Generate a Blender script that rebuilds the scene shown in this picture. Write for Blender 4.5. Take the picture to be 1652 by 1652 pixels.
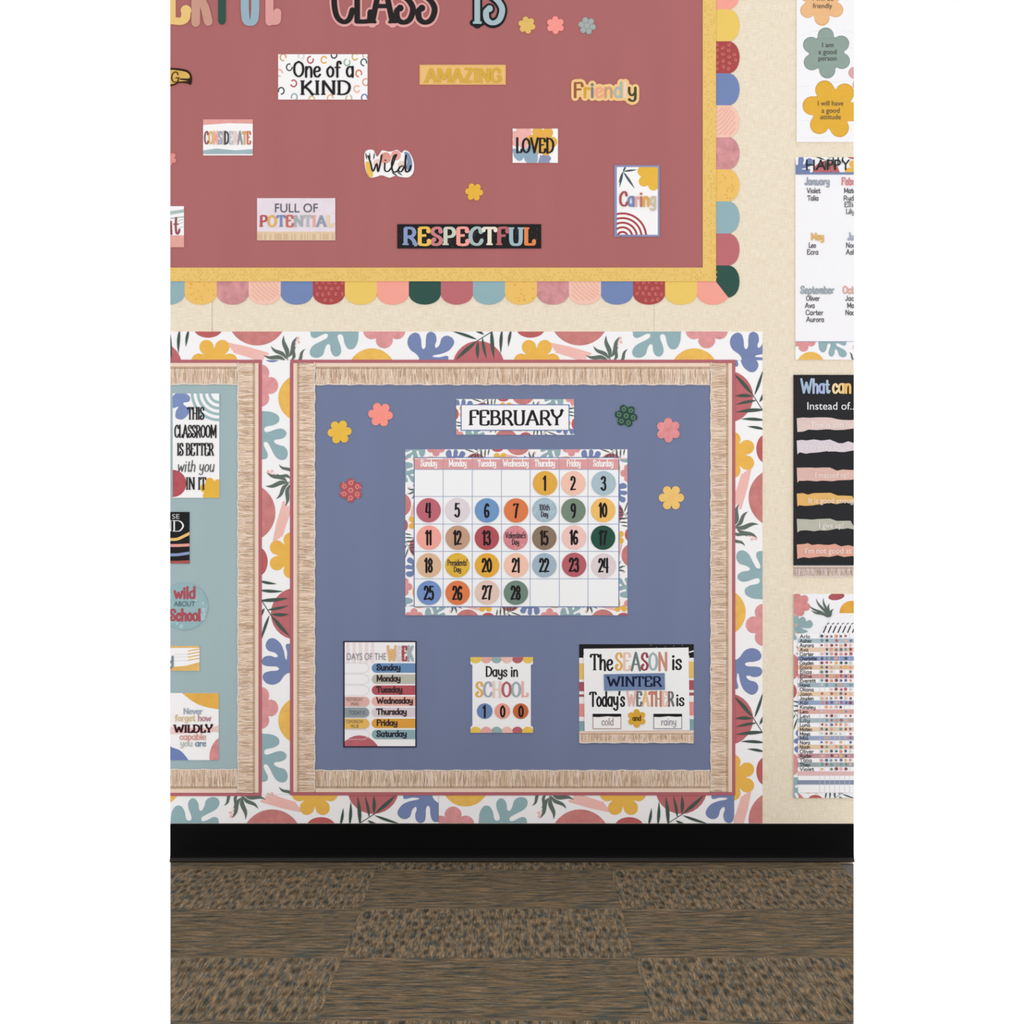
import bpy, math, random
from mathutils import Vector
from mathutils.geometry import tessellate_polygon

# ------------------------------------------------------------------ scene basics
for o in list(bpy.data.objects):
    bpy.data.objects.remove(o)
scene = bpy.context.scene
COL = scene.collection
S = 0.00165              # metres per photo pixel on the wall plane
CAMH = 0.9306            # camera height
F = 3831.0               # focal length in photo pixels
D = F * S                # camera distance to the wall

cam_d = bpy.data.cameras.new('camera')
cam_d.sensor_width = 36.0
cam_d.lens = 36.0 * F / 1652.0
cam = bpy.data.objects.new('camera', cam_d)
cam.location = (0, -D, CAMH)
cam.rotation_euler = (math.radians(90), 0, 0)
COL.objects.link(cam)
scene.camera = cam

world = bpy.data.worlds.new('studio_white')
scene.world = world
world.use_nodes = True
bg = world.node_tree.nodes['Background']
bg.inputs[0].default_value = (1, 1, 1, 1)
bg.inputs[1].default_value = 1.0

def area_light(name, loc, target, size, energy, color=(1, 1, 1)):
    d = bpy.data.lights.new(name, 'AREA')
    d.shape = 'SQUARE'; d.size = size; d.energy = energy; d.color = color
    o = bpy.data.objects.new(name, d); COL.objects.link(o)
    o.location = loc
    o.rotation_euler = (Vector(target) - Vector(loc)).to_track_quat('-Z', 'Y').to_euler()
    return o
area_light('added_soft_light', (3.0, -4.4, 1.25), (0, 0, 0.8), 1.0, 28, (1.0, 0.97, 0.93))  # added lamp, no fixture of the room: brings up the wall from the right
area_light('added_soft_light', (-2.6, -4.6, 0.6), (0, 0, 0.6), 1.6, 15, (1.0, 0.98, 0.96))  # added fill from the left, evens out the wall's brightness

vs = scene.view_settings
scene.display_settings.display_device = 'sRGB'
vs.view_transform = 'Standard'; vs.look = 'None'
vs.exposure = 0.0; vs.gamma = 1.0; vs.use_curve_mapping = False

# ------------------------------------------------------------------ colour + materials
def lin(c):
    c = c / 255.0
    return c / 12.92 if c <= 0.04045 else ((c + 0.055) / 1.055) ** 2.4
_cc = {}
def rgb(h, a=0.0):
    k = (h, a)
    if k not in _cc:
        _cc[k] = (lin(int(h[0:2], 16)), lin(int(h[2:4], 16)), lin(int(h[4:6], 16)), a)
    return _cc[k]

class N:
    def __init__(s, name):
        s.m = bpy.data.materials.new(name); s.m.use_nodes = True
        s.t = s.m.node_tree; s.b = s.t.nodes['Principled BSDF']
    def n(s, typ, **kw):
        x = s.t.nodes.new(typ)
        for k, v in kw.items():
            if k in x.inputs.keys(): x.inputs[k].default_value = v
            else: setattr(x, k, v)
        return x
    def l(s, a, b): s.t.links.new(a, b)
    def math(s, op, a, b=None):
        x = s.n('ShaderNodeMath', operation=op)
        for i, v in enumerate((a, b)):
            if v is None: continue
            if isinstance(v, (int, float)): x.inputs[i].default_value = v
            else: s.l(v, x.inputs[i])
        return x.outputs[0]
    def coords(s, scale, rot=(0, 0, 0)):
        tc = s.n('ShaderNodeTexCoord'); mp = s.n('ShaderNodeMapping')
        mp.inputs['Scale'].default_value = scale; mp.inputs['Rotation'].default_value = rot
        s.l(tc.outputs['Object'], mp.inputs['Vector'])
        return mp.outputs[0]
    def noise(s, scale, vec, detail=2.0, rough=0.5):
        x = s.n('ShaderNodeTexNoise', Scale=scale, Detail=detail, Roughness=rough)
        s.l(vec, x.inputs['Vector'])
        return x.outputs['Fac']
    def ramp(s, fac, stops):
        x = s.n('ShaderNodeValToRGB'); e = x.color_ramp.elements
        while len(e) < len(stops): e.new(0.5)
        for q, (p, c) in zip(e, stops):
            q.position = p; q.color = (c[0], c[1], c[2], 1)
        s.l(fac, x.inputs[0])
        return x.outputs[0]
    def mul(s, col, fac):      # colour * scalar
        v = s.n('ShaderNodeVectorMath', operation='SCALE')
        s.l(col, v.inputs[0]); s.l(fac, v.inputs['Scale'])
        return v.outputs[0]
    def bump(s, h, strength, dist):
        b = s.n('ShaderNodeBump', Strength=strength, Distance=dist)
        s.l(h, b.inputs['Height']); s.l(b.outputs[0], s.b.inputs['Normal'])
    def fin(s, rough=0.6, spec=0.2):
        s.b.inputs['Roughness'].default_value = rough
        s.b.inputs['Specular IOR Level'].default_value = spec
        return s.m

def mat_print():               # printed card: ink colour lives on the geometry, mottling strength in alpha
    k = N('printed_card')
    at = k.n('ShaderNodeVertexColor', layer_name='Col')
    v = k.coords((1, 1, 1))
    no = k.noise(42.0, v, 4.0, 0.6)
    f = k.math('SUBTRACT', no, 0.5)
    f = k.math('MULTIPLY', f, at.outputs['Alpha'])
    f = k.math('ADD', f, 1.0)
    k.l(k.mul(at.outputs['Color'], f), k.b.inputs['Base Color'])
    k.bump(k.noise(6.0, v), 0.12, 0.01)
    return k.fin(0.5, 0.12)

def mat_paper(name, h, spread=0.05):       # bulletin board paper with a faint weave
    k = N(name)
    n1 = k.noise(1.0, k.coords((14, 1, 2)), 3.0)
    n2 = k.noise(1.0, k.coords((700, 1, 80)), 1.0)
    f = k.math('ADD', k.math('MULTIPLY', k.math('SUBTRACT', n1, 0.5), spread * 2.4),
               k.math('MULTIPLY', k.math('SUBTRACT', n2, 0.5), spread))
    f = k.math('ADD', f, 1.0)
    c = k.n('ShaderNodeRGB'); c.outputs[0].default_value = rgb(h)[:3] + (1,)
    k.l(k.mul(c.outputs[0], f), k.b.inputs['Base Color'])
    return k.fin(0.8, 0.05)

def mat_burlap():
    k = N('cream_burlap')
    a = k.noise(1.0, k.coords((38, 1, 620)), 2.0, 0.6)
    b = k.noise(1.0, k.coords((620, 1, 38)), 2.0, 0.6)
    c = k.noise(1.0, k.coords((60, 1, 60)), 4.0, 0.7)
    h = k.math('ADD', a, b)
    f = k.math('ADD', k.math('MULTIPLY', h, 0.62), k.math('MULTIPLY', c, 0.25))
    colr = k.ramp(f, [(0.40, rgb('D0C0A4')), (0.72, rgb('E5D8C2')), (1.0, rgb('F2E9DA'))])
    k.l(colr, k.b.inputs['Base Color'])
    k.bump(h, 0.25, 0.0006)
    return k.fin(0.9, 0.05)

def mat_carpet(name, spots):
    k = N(name)
    # yarn rows run along local Y
    if spots: fine = k.noise(1.0, k.coords((290, 13, 1)), 3.0, 0.7); hue = k.noise(1.0, k.coords((95, 11, 1)), 4.0, 0.75)
    else: fine = k.noise(1.0, k.coords((105, 17, 1)), 4.0, 0.8); hue = k.noise(1.0, k.coords((40, 11, 1)), 4.0, 0.8)
    tuft = k.noise(1.0, k.coords((520, 300, 1)), 2.0, 0.6)
    col = k.ramp(hue, [(0.30, rgb('3A3430')), (0.39, rgb('48504E')), (0.46, rgb('62574A')),
                       (0.53, rgb('766850')), (0.60, rgb('7C624C')), (0.70, rgb('958B72'))])
    f = k.math('ADD', k.math('MULTIPLY', fine, 3.0 if spots else 3.2), k.math('MULTIPLY', tuft, 0.7))
    f = k.math('SUBTRACT', f, 0.80 if spots else 1.05)
    br = k.n('ShaderNodeTexVoronoi', Scale=1.0, Randomness=0.5)
    k.l(k.coords((52, 12, 1)), br.inputs['Vector'])
    d = k.math('MINIMUM', br.outputs['Distance'], 0.55)
    d = k.math('ADD', k.math('MULTIPLY', d, 1.45 if spots else .75), 0.27 if spots else 0.64)
    f = k.math('MULTIPLY', f, d)
    k.l(k.mul(col, k.math('MAXIMUM', f, 0.12)), k.b.inputs['Base Color'])
    k.bump(k.math('ADD', fine, tuft), 0.5, 0.002)
    return k.fin(0.95, 0.02)

def mat_flat(name, h, rough, spec, nz=0.1):
    k = N(name)
    n1 = k.noise(1.0, k.coords((3, 3, 9)), 3.0)
    f = k.math('ADD', k.math('MULTIPLY', k.math('SUBTRACT', n1, 0.5), nz), 1.0)
    c = k.n('ShaderNodeRGB'); c.outputs[0].default_value = rgb(h)[:3] + (1,)
    k.l(k.mul(c.outputs[0], f), k.b.inputs['Base Color'])
    return k.fin(rough, spec)

M_PRINT = mat_print()
M_RED = mat_paper('dusty_rose_board_paper', 'A96868')
M_BLUE = mat_paper('slate_blue_board_paper', '737D9B')
M_TEAL = mat_paper('grey_teal_board_paper', 'A0B4B7')
M_WALL = mat_burlap()
M_CARPET_A = mat_carpet('spotted_loop_carpet', True)
M_CARPET_B = mat_carpet('streaked_loop_carpet', False)
M_BASE = mat_flat('black_rubber', '050505', 0.55, 0.06, 0.6)
M_TOE = mat_flat('lit_toe_black_rubber', '25221F', 0.6, 0.2, 0.4)  # lighter than the baseboard: light caught by the toe is painted in
M_SUB = mat_flat('grey_concrete', '6A6762', 0.9, 0.1)
M_CORE = mat_flat('wallboard_core', 'B8AE9C', 0.9, 0.1)

# ------------------------------------------------------------------ drawing kit (photo pixels on the wall plane)
X0, X1, YB = 275.0, 1377.0, 1389.0
def WX(x): return (x - 826.0) * S
def WZ(y): return (826.0 - y) * S + CAMH
LSTEP = 0.00024

def clip_poly(p, r):
    for ax, lim, sg in ((0, r[0], 1), (0, r[2], -1), (1, r[1], 1), (1, r[3], -1)):
        out = []; n = len(p)
        if n == 0: return p
        for i in range(n):
            a, b = p[i], p[(i + 1) % n]
            da, db = (a[ax] - lim) * sg, (b[ax] - lim) * sg
            if da >= 0: out.append(a)
            if (da >= 0) != (db >= 0):
                t = da / (da - db)
                out.append((a[0] + t * (b[0] - a[0]), a[1] + t * (b[1] - a[1])))
        p = out
    return p

WORLD_LOC = {}
class Ink:
    """Collects flat printed shapes (and thin prisms of card) and links them as ONE mesh."""
    def __init__(s, t, clip=None, T=None):
        s.t = t; s.v = []; s.f = []; s.c = []; s.q = 0
        c = clip or (X0, -160, X1, YB)
        s.clip = (max(c[0], X0), c[1], min(c[2], X1), c[3]); s.T = T
    def convex(s, pts, col, layer=0, thick=0.0):
        p = clip_poly(pts, s.clip)
        if len(p) < 3: return
        ar = sum(p[i][0] * p[(i + 1) % len(p)][1] - p[(i + 1) % len(p)][0] * p[i][1] for i in range(len(p)))
        if abs(ar) < 1e-4: return
        if ar > 0: p = p[::-1]
        s.q = (s.q + 47) % 127          # overlapping pieces never share a plane
        y = -(s.t + layer * LSTEP + s.q * 1.8e-6); b = len(s.v)
        s.v += [(WX(a[0]), y, WZ(a[1])) for a in p]
        n = len(p)
        s.f.append(tuple(range(b, b + n))); s.c.append(col)
        if thick:
            s.v += [(WX(a[0]), y + thick, WZ(a[1])) for a in p]
            for i in range(n):
                j = (i + 1) % n
                s.f.append((b + i, b + n + i, b + n + j, b + j)); s.c.append(col)
            s.f.append(tuple(range(b + 2 * n - 1, b + n - 1, -1))); s.c.append(col)
    def tr(s, pts): return [s.T(p) for p in pts] if s.T else pts
    def poly(s, pts, h, layer=0, a=0.0, thick=0.0):
        col = rgb(h, a); pts = s.tr(pts)
        for t in tessellate_polygon([[Vector((q[0], q[1], 0)) for q in pts]]):
            s.convex([pts[t[0]], pts[t[1]], pts[t[2]]], col, layer, thick)
    def rect(s, x0, y0, x1, y1, h, layer=0, a=0.0, thick=0.0):
        s.convex(s.tr([(x0, y0), (x1, y0), (x1, y1), (x0, y1)]), rgb(h, a), layer, thick)
    def frame(s, x0, y0, x1, y1, w, h, layer=0):
        s.rect(x0, y0, x1, y0 + w, h, layer); s.rect(x0, y1 - w, x1, y1, h, layer)
        s.rect(x0, y0 + w, x0 + w, y1 - w, h, layer); s.rect(x1 - w, y0 + w, x1, y1 - w, h, layer)
    def disc(s, x, y, r, h, layer=0, a=0.0, thick=0.0, n=28, ry=None, rot=0.0):
        ry = ry or r; cs, sn = math.cos(rot), math.sin(rot)
        pts = []
        for i in range(n):
            an = 2 * math.pi * i / n; u, v = r * math.cos(an), ry * math.sin(an)
            pts.append((x + u * cs - v * sn, y + u * sn + v * cs))
        s.convex(s.tr(pts), rgb(h, a), layer, thick)
    def blob(s, pts, h, layer=0, a=0.0, sub=4, thick=0.0):
        s.poly(smooth(pts, sub, True), h, layer, a, thick)
    def flower(s, x, y, r, h, layer=0, a=0.0, rot=0.0, petals=6, thick=0.0, n=72, inner=0.62):
        pts = []
        for i in range(n):
            an = 2 * math.pi * i / n
            rr = r * (inner + (1 - inner) * abs(math.cos((an - rot) * petals / 2)) ** 0.55)
            pts.append((x + rr * math.cos(an), y + rr * math.sin(an)))
        s.poly(pts, h, layer, a, thick)
    def leaf(s, x0, y0, x1, y1, w, h, layer=0, bend=0.0, wave=0.0):
        dx, dy = x1 - x0, y1 - y0; L = math.hypot(dx, dy); nx, ny = -dy / L, dx / L
        up, dn = [], []
        for i in range(9):
            t = i / 8; q = math.sin(math.pi * t ** 0.85) * w / 2; bb = bend * math.sin(math.pi * t) + wave * math.sin(2 * math.pi * t)
            cx, cy = x0 + dx * t + nx * bb, y0 + dy * t + ny * bb
            up.append((cx + nx * q, cy + ny * q)); dn.append((cx - nx * q, cy - ny * q))
        s.poly(up + dn[-2:0:-1], h, layer)
    def stroke(s, pts, w, h, layer=0, c=1.0, cap=True, a=0.0, thick=0.0, w1=None):
        col = rgb(h, a) if isinstance(h, str) else h
        n = len(pts); nr = []; hw = []
        for i in range(n):
            p, q = pts[max(i - 1, 0)], pts[min(i + 1, n - 1)]
            dx, dy = q[0] - p[0], q[1] - p[1]; L = math.hypot(dx, dy) or 1e-6
            nr.append((-dy / L, dx / L))
            ww = w if w1 is None else w + (w1 - w) * i / (n - 1)
            hw.append(ww / 2 * (c + (1 - c) * abs(dy / L)))
        for i in range(n - 1):
            a0, b0 = pts[i], pts[i + 1]
            q = [(a0[0] + nr[i][0] * hw[i], a0[1] + nr[i][1] * hw[i]), (b0[0] + nr[i + 1][0] * hw[i + 1], b0[1] + nr[i + 1][1] * hw[i + 1]),
                 (b0[0] - nr[i + 1][0] * hw[i + 1], b0[1] - nr[i + 1][1] * hw[i + 1]), (a0[0] - nr[i][0] * hw[i], a0[1] - nr[i][1] * hw[i])]
            q = s.tr(q)
            s.convex(q[:3], col, layer, thick); s.convex([q[0], q[2], q[3]], col, layer, thick)
        if cap:
            for i in (0, n - 1):
                s.convex(s.tr([(pts[i][0] + hw[i] * math.cos(k * math.pi / 5), pts[i][1] + hw[i] * math.sin(k * math.pi / 5)) for k in range(10)]), col, layer, thick)
    def build(s, name, parent=None, mat=None, label=None):
        me = bpy.data.meshes.new(name)
        off = WORLD_LOC.get(parent.name, (0, 0, 0)) if parent else (0, 0, 0)
        me.from_pydata([(v[0] - off[0], v[1] - off[1], v[2] - off[2]) for v in s.v], [], s.f)
        at = me.color_attributes.new('Col', 'FLOAT_COLOR', 'CORNER')
        data = []
        for f, c in zip(s.f, s.c): data.extend(c * len(f))
        at.data.foreach_set('color', data)
        me.materials.append(mat or M_PRINT)
        return link(name, me, parent, label, off)

def link(name, me, parent=None, label=None, off=(0, 0, 0)):
    o = bpy.data.objects.new(name, me); COL.objects.link(o)
    if parent: o.parent = parent
    WORLD_LOC[o.name] = off
    if label: o['label'] = label
    return o

def smooth(pts, sub=6, closed=False):
    n = len(pts)
    if n < 3 and not closed: return pts
    out = []
    rng = range(n) if closed else range(n - 1)
    for i in rng:
        if closed: p0, p1, p2, p3 = pts[i - 1], pts[i], pts[(i + 1) % n], pts[(i + 2) % n]
        else: p0, p1, p2, p3 = pts[max(i - 1, 0)], pts[i], pts[i + 1], pts[min(i + 2, n - 1)]
        for k in range(sub):
            t = k / sub; t2, t3 = t * t, t * t * t
            out.append(tuple(0.5 * (2 * p1[j] + (p2[j] - p0[j]) * t + (2 * p0[j] - 5 * p1[j] + 4 * p2[j] - p3[j]) * t2
                             + (3 * p1[j] - p0[j] - 3 * p2[j] + p3[j]) * t3) for j in (0, 1)))
    if not closed: out.append(pts[-1])
    return out

def thing(name, label, cat, box, t=0.0, group=None):
    o = bpy.data.objects.new(name, None); COL.objects.link(o)
    o.empty_display_size = 0.02
    o.location = (WX((max(box[0], X0) + min(box[2], X1)) / 2), -t, WZ(box[3]))
    WORLD_LOC[o.name] = tuple(o.location)
    o['label'] = label; o['category'] = cat
    if group: o['group'] = group
    return o

# ------------------------------------------------------------------ lettering: a hand-drawn display face built from strokes
G = {
'A': (.70, "L .35,1 .06,0 e|L .35,1 .64,0 e|L .16,.34 .56,.34"),
'B': (.60, "L .12,0 .12,1 b|C .12,.97 .38,.95 .47,.77 .38,.57 .12,.53|C .12,.53 .42,.52 .54,.28 .42,.05 .12,.03"),
'C': (.60, "C .52,.76 .46,.95 .3,.98 .12,.78 .07,.45 .14,.14 .32,.02 .48,.08 .56,.26 O"),
'D': (.66, "L .12,0 .12,1 b|C .12,.97 .36,.95 .55,.75 .58,.45 .48,.14 .3,.03 .12,.03"),
'E': (.58, "L .12,.03 .12,.97 n|C .12,.97 .36,.99 .48,.94 .5,.8 o|L .12,.53 .4,.55|C .12,.03 .36,.0 .5,.07 .52,.22 o"),
'F': (.52, "L .12,0 .12,.97 s|C .12,.97 .36,.99 .46,.94 .48,.78 o|L .12,.52 .4,.54"),
'G': (.64, "C .52,.76 .46,.95 .3,.98 .12,.78 .07,.45 .14,.14 .32,.02 .48,.08 .56,.26 O|L .56,.44 .56,.04|L .38,.44 .62,.44"),
'H': (.68, "L .12,0 .12,1 b|L .56,0 .56,1 b|L .12,.5 .56,.5"),
'I': (.30, "L .15,0 .15,1 b"),
'J': (.45, "C .34,1 .34,.3 .26,.04 .1,.06 .07,.22 o"),
'K': (.62, "L .12,0 .12,1 b|L .52,.98 .16,.46|C .24,.56 .42,.3 .56,.02 e"),
'L': (.50, "L .12,.03 .12,1 e|C .1,.03 .34,.03 .44,.06 .46,.22"),
'M': (.84, "L .12,0 .12,1 s|L .12,1 .42,.2|L .42,.2 .72,1|L .72,1 .72,0 e"),
'N': (.70, "L .12,0 .12,1 s|L .12,1 .58,.02|L .58,0 .58,1 e"),
'O': (.66, "C .33,.98 .13,.82 .07,.5 .13,.18 .33,.02 .53,.18 .59,.5 .53,.82 .33,.98"),
'P': (.56, "L .12,0 .12,.97 s|C .12,.97 .4,.95 .5,.72 .4,.5 .12,.46"),
'R': (.62, "L .12,0 .12,.97 s|C .12,.97 .4,.95 .5,.72 .4,.5 .12,.46|C .28,.47 .44,.3 .56,.02 e"),
'S': (.54, "C .45,.78 .4,.95 .26,.98 .12,.88 .1,.7 .22,.56 .38,.44 .47,.28 .4,.08 .24,.01 .1,.08 .08,.24 .16,.3 Oo"),
'T': (.60, "L .3,0 .3,.97 s|C .04,.84 .08,.96 .3,.97 .52,.96 .56,.84"),
'U': (.66, "L .12,1 .12,.3 s|C .12,.3 .17,.07 .33,.01 .49,.07 .54,.3|L .54,.3 .54,1 e"),
'V': (.64, "L .06,1 .32,.02 s|L .32,.02 .58,1 e"),
'W': (.92, "L .06,1 .26,.02 s|L .26,.02 .46,.75|L .46,.75 .66,.02|L .66,.02 .86,1 e"),
'Y': (.62, "C .06,1 .12,.7 .3,.48 s|C .57,1 .5,.68 .3,.48 s|L .3,.48 .3,0 e"),
'Z': (.58, "L .08,.97 .5,.97|L .5,.97 .08,.03 w|L .08,.03 .52,.03"),
'a': (.50, "C .4,.42 .34,.62 .2,.64 .08,.48 .07,.25 .14,.05 .26,.02 .4,.2|L .4,.64 .4,.0"),
'b': (.50, "L .1,1 .1,0|C .1,.4 .2,.62 .34,.62 .44,.36 .36,.06 .22,.0 .1,.16"),
'c': (.44, "C .36,.48 .3,.63 .16,.6 .07,.34 .14,.05 .28,.0 .4,.16 O"),
'd': (.50, "C .4,.42 .3,.64 .16,.6 .07,.34 .14,.04 .28,.02 .4,.2|L .4,1 .4,0"),
'e': (.46, "C .09,.33 .34,.38 .38,.54 .26,.65 .12,.55 .07,.3 .14,.05 .28,0 .41,.14"),
'f': (.36, "C .36,.88 .3,.99 .2,.95 .17,.75 .17,.3 .17,0 O|L .04,.6 .32,.6"),
'g': (.50, "C .4,.42 .3,.64 .16,.6 .08,.36 .16,.1 .28,.08 .4,.28|C .4,.64 .4,.1 .38,-.18 .24,-.28 .1,-.2 o"),
'h': (.50, "L .1,1 .1,0|C .1,.4 .2,.62 .34,.62 .4,.42 .4,0"),
'i': (.22, "L .11,.62 .11,0|D .11,.86"),
'k': (.48, "L .1,1 .1,0|L .38,.62 .12,.3|L .2,.38 .42,0"),
'l': (.22, "L .11,1 .11,0"),
'm': (.74, "L .1,.62 .1,0|C .1,.4 .2,.62 .32,.62 .37,.42 .37,0|C .37,.4 .47,.62 .59,.62 .64,.42 .64,0"),
'n': (.50, "L .1,.62 .1,0|C .1,.4 .2,.62 .34,.62 .4,.42 .4,0"),
'o': (.48, "C .24,.65 .1,.5 .07,.32 .12,.1 .24,.0 .37,.1 .41,.32 .38,.52 .24,.65"),
'p': (.50, "L .1,.62 .1,-.3|C .1,.4 .2,.62 .34,.62 .44,.36 .36,.06 .22,.0 .1,.16"),
'r': (.36, "L .1,.62 .1,0|C .1,.38 .17,.6 .31,.58 o"),
's': (.42, "C .35,.5 .3,.63 .18,.64 .08,.5 .18,.37 .3,.27 .35,.14 .26,.01 .12,.02 .07,.14 o"),
't': (.36, "C .17,.88 .17,.3 .2,.04 .28,.02 .35,.14|L .04,.6 .32,.6"),
'u': (.50, "C .09,.64 .09,.25 .16,.02 .28,.03 .4,.25|L .4,.64 .4,0"),
'v': (.44, "L .05,.63 .22,.02|L .22,.02 .39,.63"),
'w': (.66, "L .05,.63 .19,.02|L .19,.02 .33,.5|L .33,.5 .47,.02|L .47,.02 .61,.63"),
'y': (.50, "C .09,.64 .09,.35 .16,.15 .28,.14 .4,.35|C .4,.64 .4,.1 .38,-.18 .24,-.28 .1,-.18 o"),
"'": (.14, "L .08,1.02 .05,.8"), '!': (.2, "L .1,1 .1,.3|D .1,.06"), '.': (.2, "D .1,.05"),
'0': (.46, "C .23,.98 .1,.78 .07,.5 .1,.2 .23,.02 .36,.2 .39,.5 .36,.78 .23,.98"),
'1': (.30, "L .17,0 .17,1|L .17,.98 .05,.82"),
'2': (.46, "C .08,.76 .12,.94 .24,.98 .36,.82 .34,.58 .18,.28 .06,.04 O|L .06,.04 .42,.06"),
'3': (.46, "C .08,.84 .2,.98 .34,.9 .35,.7 .28,.56 .16,.53 O|C .16,.53 .32,.52 .39,.3 .34,.06 .2,0 .07,.14 o"),
'4': (.48, "L .35,1 .35,0|C .12,.98 .06,.5 .09,.36 .44,.36"),
'5': (.46, "L .4,.96 .12,.96|L .12,.96 .1,.56|C .1,.56 .28,.64 .39,.42 .35,.1 .2,0 .07,.12 o"),
'6': (.46, "C .36,.86 .24,.98 .1,.7 .07,.35 .14,.05 .28,.02 .38,.22 .34,.44 .24,.5 .1,.4 O"),
'7': (.44, "C .05,.9 .1,.97 .4,.96|C .4,.96 .28,.6 .2,0"),
'8': (.46, "C .23,.98 .1,.82 .13,.62 .34,.4 .36,.14 .23,.0 .1,.14 .12,.4 .33,.62 .35,.82 .23,.98"),
'9': (.46, "C .38,.6 .28,.46 .14,.5 .08,.72 .16,.95 .3,.97 .38,.75 .37,.4 .3,.1 .18,0"),
' ': (.30, ""),
}
def _parse():
    for k, (w, d) in list(G.items()):
        st = []
        for part in d.split('|'):
            if not part: continue
            tk = part.split(); fl = ''
            if ',' not in tk[-1]: fl = tk.pop()
            st.append((tk[0], [tuple(float(q) for q in t.split(',')) for t in tk[1:]], fl))
        G[k] = (w, st)
_parse()

def text(ink, s, x0, x1, base, h, wt, color, layer=1, serif=False, c=0.6, dy=None, thick=0.0, grow=0.0, slant=0.0, ball=1.0):
    """Fit string s between x0 and x1, capitals h tall standing on base (photo px)."""
    tot = sum(G[ch][0] for ch in s)
    k = (x1 - x0) / tot
    x = x0; ci = 0
    rnd = random.Random(s + 'q')
    for ch in s:
        w, st = G[ch]
        if ch == ' ': x += w * k; continue
        col = color if isinstance(color, str) else color[ci % len(color)]
        off = 0 if not dy else (rnd.random() - .5) * 2 * dy
        ci += 1
        P = lambda p: (x + p[0] * k + slant * p[1] * h, base - off - p[1] * h)
        for typ, pts, fl in st:
            q = [P(p) for p in pts]
            if typ == 'D':
                ink.disc(q[0][0], q[0][1], wt * .62 + grow, col, layer, n=10, thick=thick); continue
            if typ == 'C': q = smooth(q, 4)
            cc = c if 'w' not in fl else 1.0
            if grow:
                ink.stroke(q, wt + 2 * grow, col, layer, 1.0, True, thick=thick)
            else:
                ink.stroke(q, wt, col, layer, cc, cap=(typ == 'C' or not serif), thick=thick)
            if serif:
                for fe, idx in (('s', 0), ('e', -1), ('b', 0), ('b', -1)):
                    if fe in fl and 'n' not in fl:
                        px, py = q[idx]; up = 1 if pts[idx][1] > .5 else -1
                        yy = py + up * wt * .16
                        ink.stroke([(px - wt * .78, yy), (px + wt * .78, yy)], wt * .42 + 2 * grow, col, layer, 1.0, grow > 0, thick=thick)
            for fe, idx in (('O', 0), ('o', -1)):
                if fe in fl:
                    ink.disc(q[idx][0], q[idx][1], wt * .58 * ball + grow, col, layer, n=12, thick=thick)
        x += w * k

_sans = {}
def sans_mesh(s):
    if s in _sans: return _sans[s]
    cu = bpy.data.curves.new('t', 'FONT'); cu.body = s; cu.resolution_u = 4
    o = bpy.data.objects.new('t', cu); COL.objects.link(o)
    bpy.context.view_layer.update()
    ev = o.evaluated_get(bpy.context.evaluated_depsgraph_get())
    me = ev.to_mesh()
    v = [(p.co.x, p.co.y) for p in me.vertices]; f = [tuple(p.vertices) for p in me.polygons]
    ev.to_mesh_clear()
    bpy.data.objects.remove(o); bpy.data.curves.remove(cu)
    _sans[s] = (v, f)
    return v, f
_cap = None
def sans(ink, s, x0, x1, base, h, color, layer=1):
    global _cap
    if _cap is None: _cap = max(p[1] for p in sans_mesh('H')[0])
    v, f = sans_mesh(s)
    a, b = min(p[0] for p in v), max(p[0] for p in v)
    k = (x1 - x0) / (b - a); ky = h / _cap
    q = [(x0 + (p[0] - a) * k, base - p[1] * ky) for p in v]
    col = rgb(color)
    for t in f:
        ink.convex(ink.tr([q[i] for i in t]), col, layer)

# ------------------------------------------------------------------ printed botanical pattern (a 520 px repeat, 45 px deep)
C_W, C_BLUE, C_TEAL, C_YEL, C_PINK, C_ROSE, C_GRN = 'F2F0F0', '7786B0', '92AFB4', 'E7B75B', 'DDA29F', 'BA696D', '46574F'
BLUE_CORAL = [(150,1200),(150,1150),(130,1120),(90,1090),(72,1045),(85,1000),(120,978),(150,990),(163,1030),(166,1070),(178,1088),(193,1070),(195,1020),(203,985),(230,972),(258,990),(265,1030),(255,1060),(262,1080),(285,1060),(300,1015),(335,998),(372,1015),(382,1050),(350,1095),(300,1118),(250,1128),(240,1138),(285,1142),(330,1132),(345,1145),(330,1180),(250,1215)]
TEAL_CORAL = [(185,950),(170,985),(180,1008),(205,1012),(235,998),(265,985),(285,990),(280,1012),(250,1030),(190,1062),(165,1100),(175,1135),(215,1145),(252,1125),(265,1085),(282,1055),(300,1062),(305,1100),(322,1130),(350,1136),(372,1110),(370,1070),(352,1020),(352,995),(372,988),(388,1005),(397,1050),(420,1085),(455,1085),(480,1050),(488,1000),(475,950),(330,935)]
BLUE_CORAL = [(640 + x / 4.13, 300 + y / 4.13 - 535) for x, y in BLUE_CORAL]
TEAL_CORAL = [(980 + x / 4.13, 300 + y / 4.13 - 535) for x, y in TEAL_CORAL]
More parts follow.
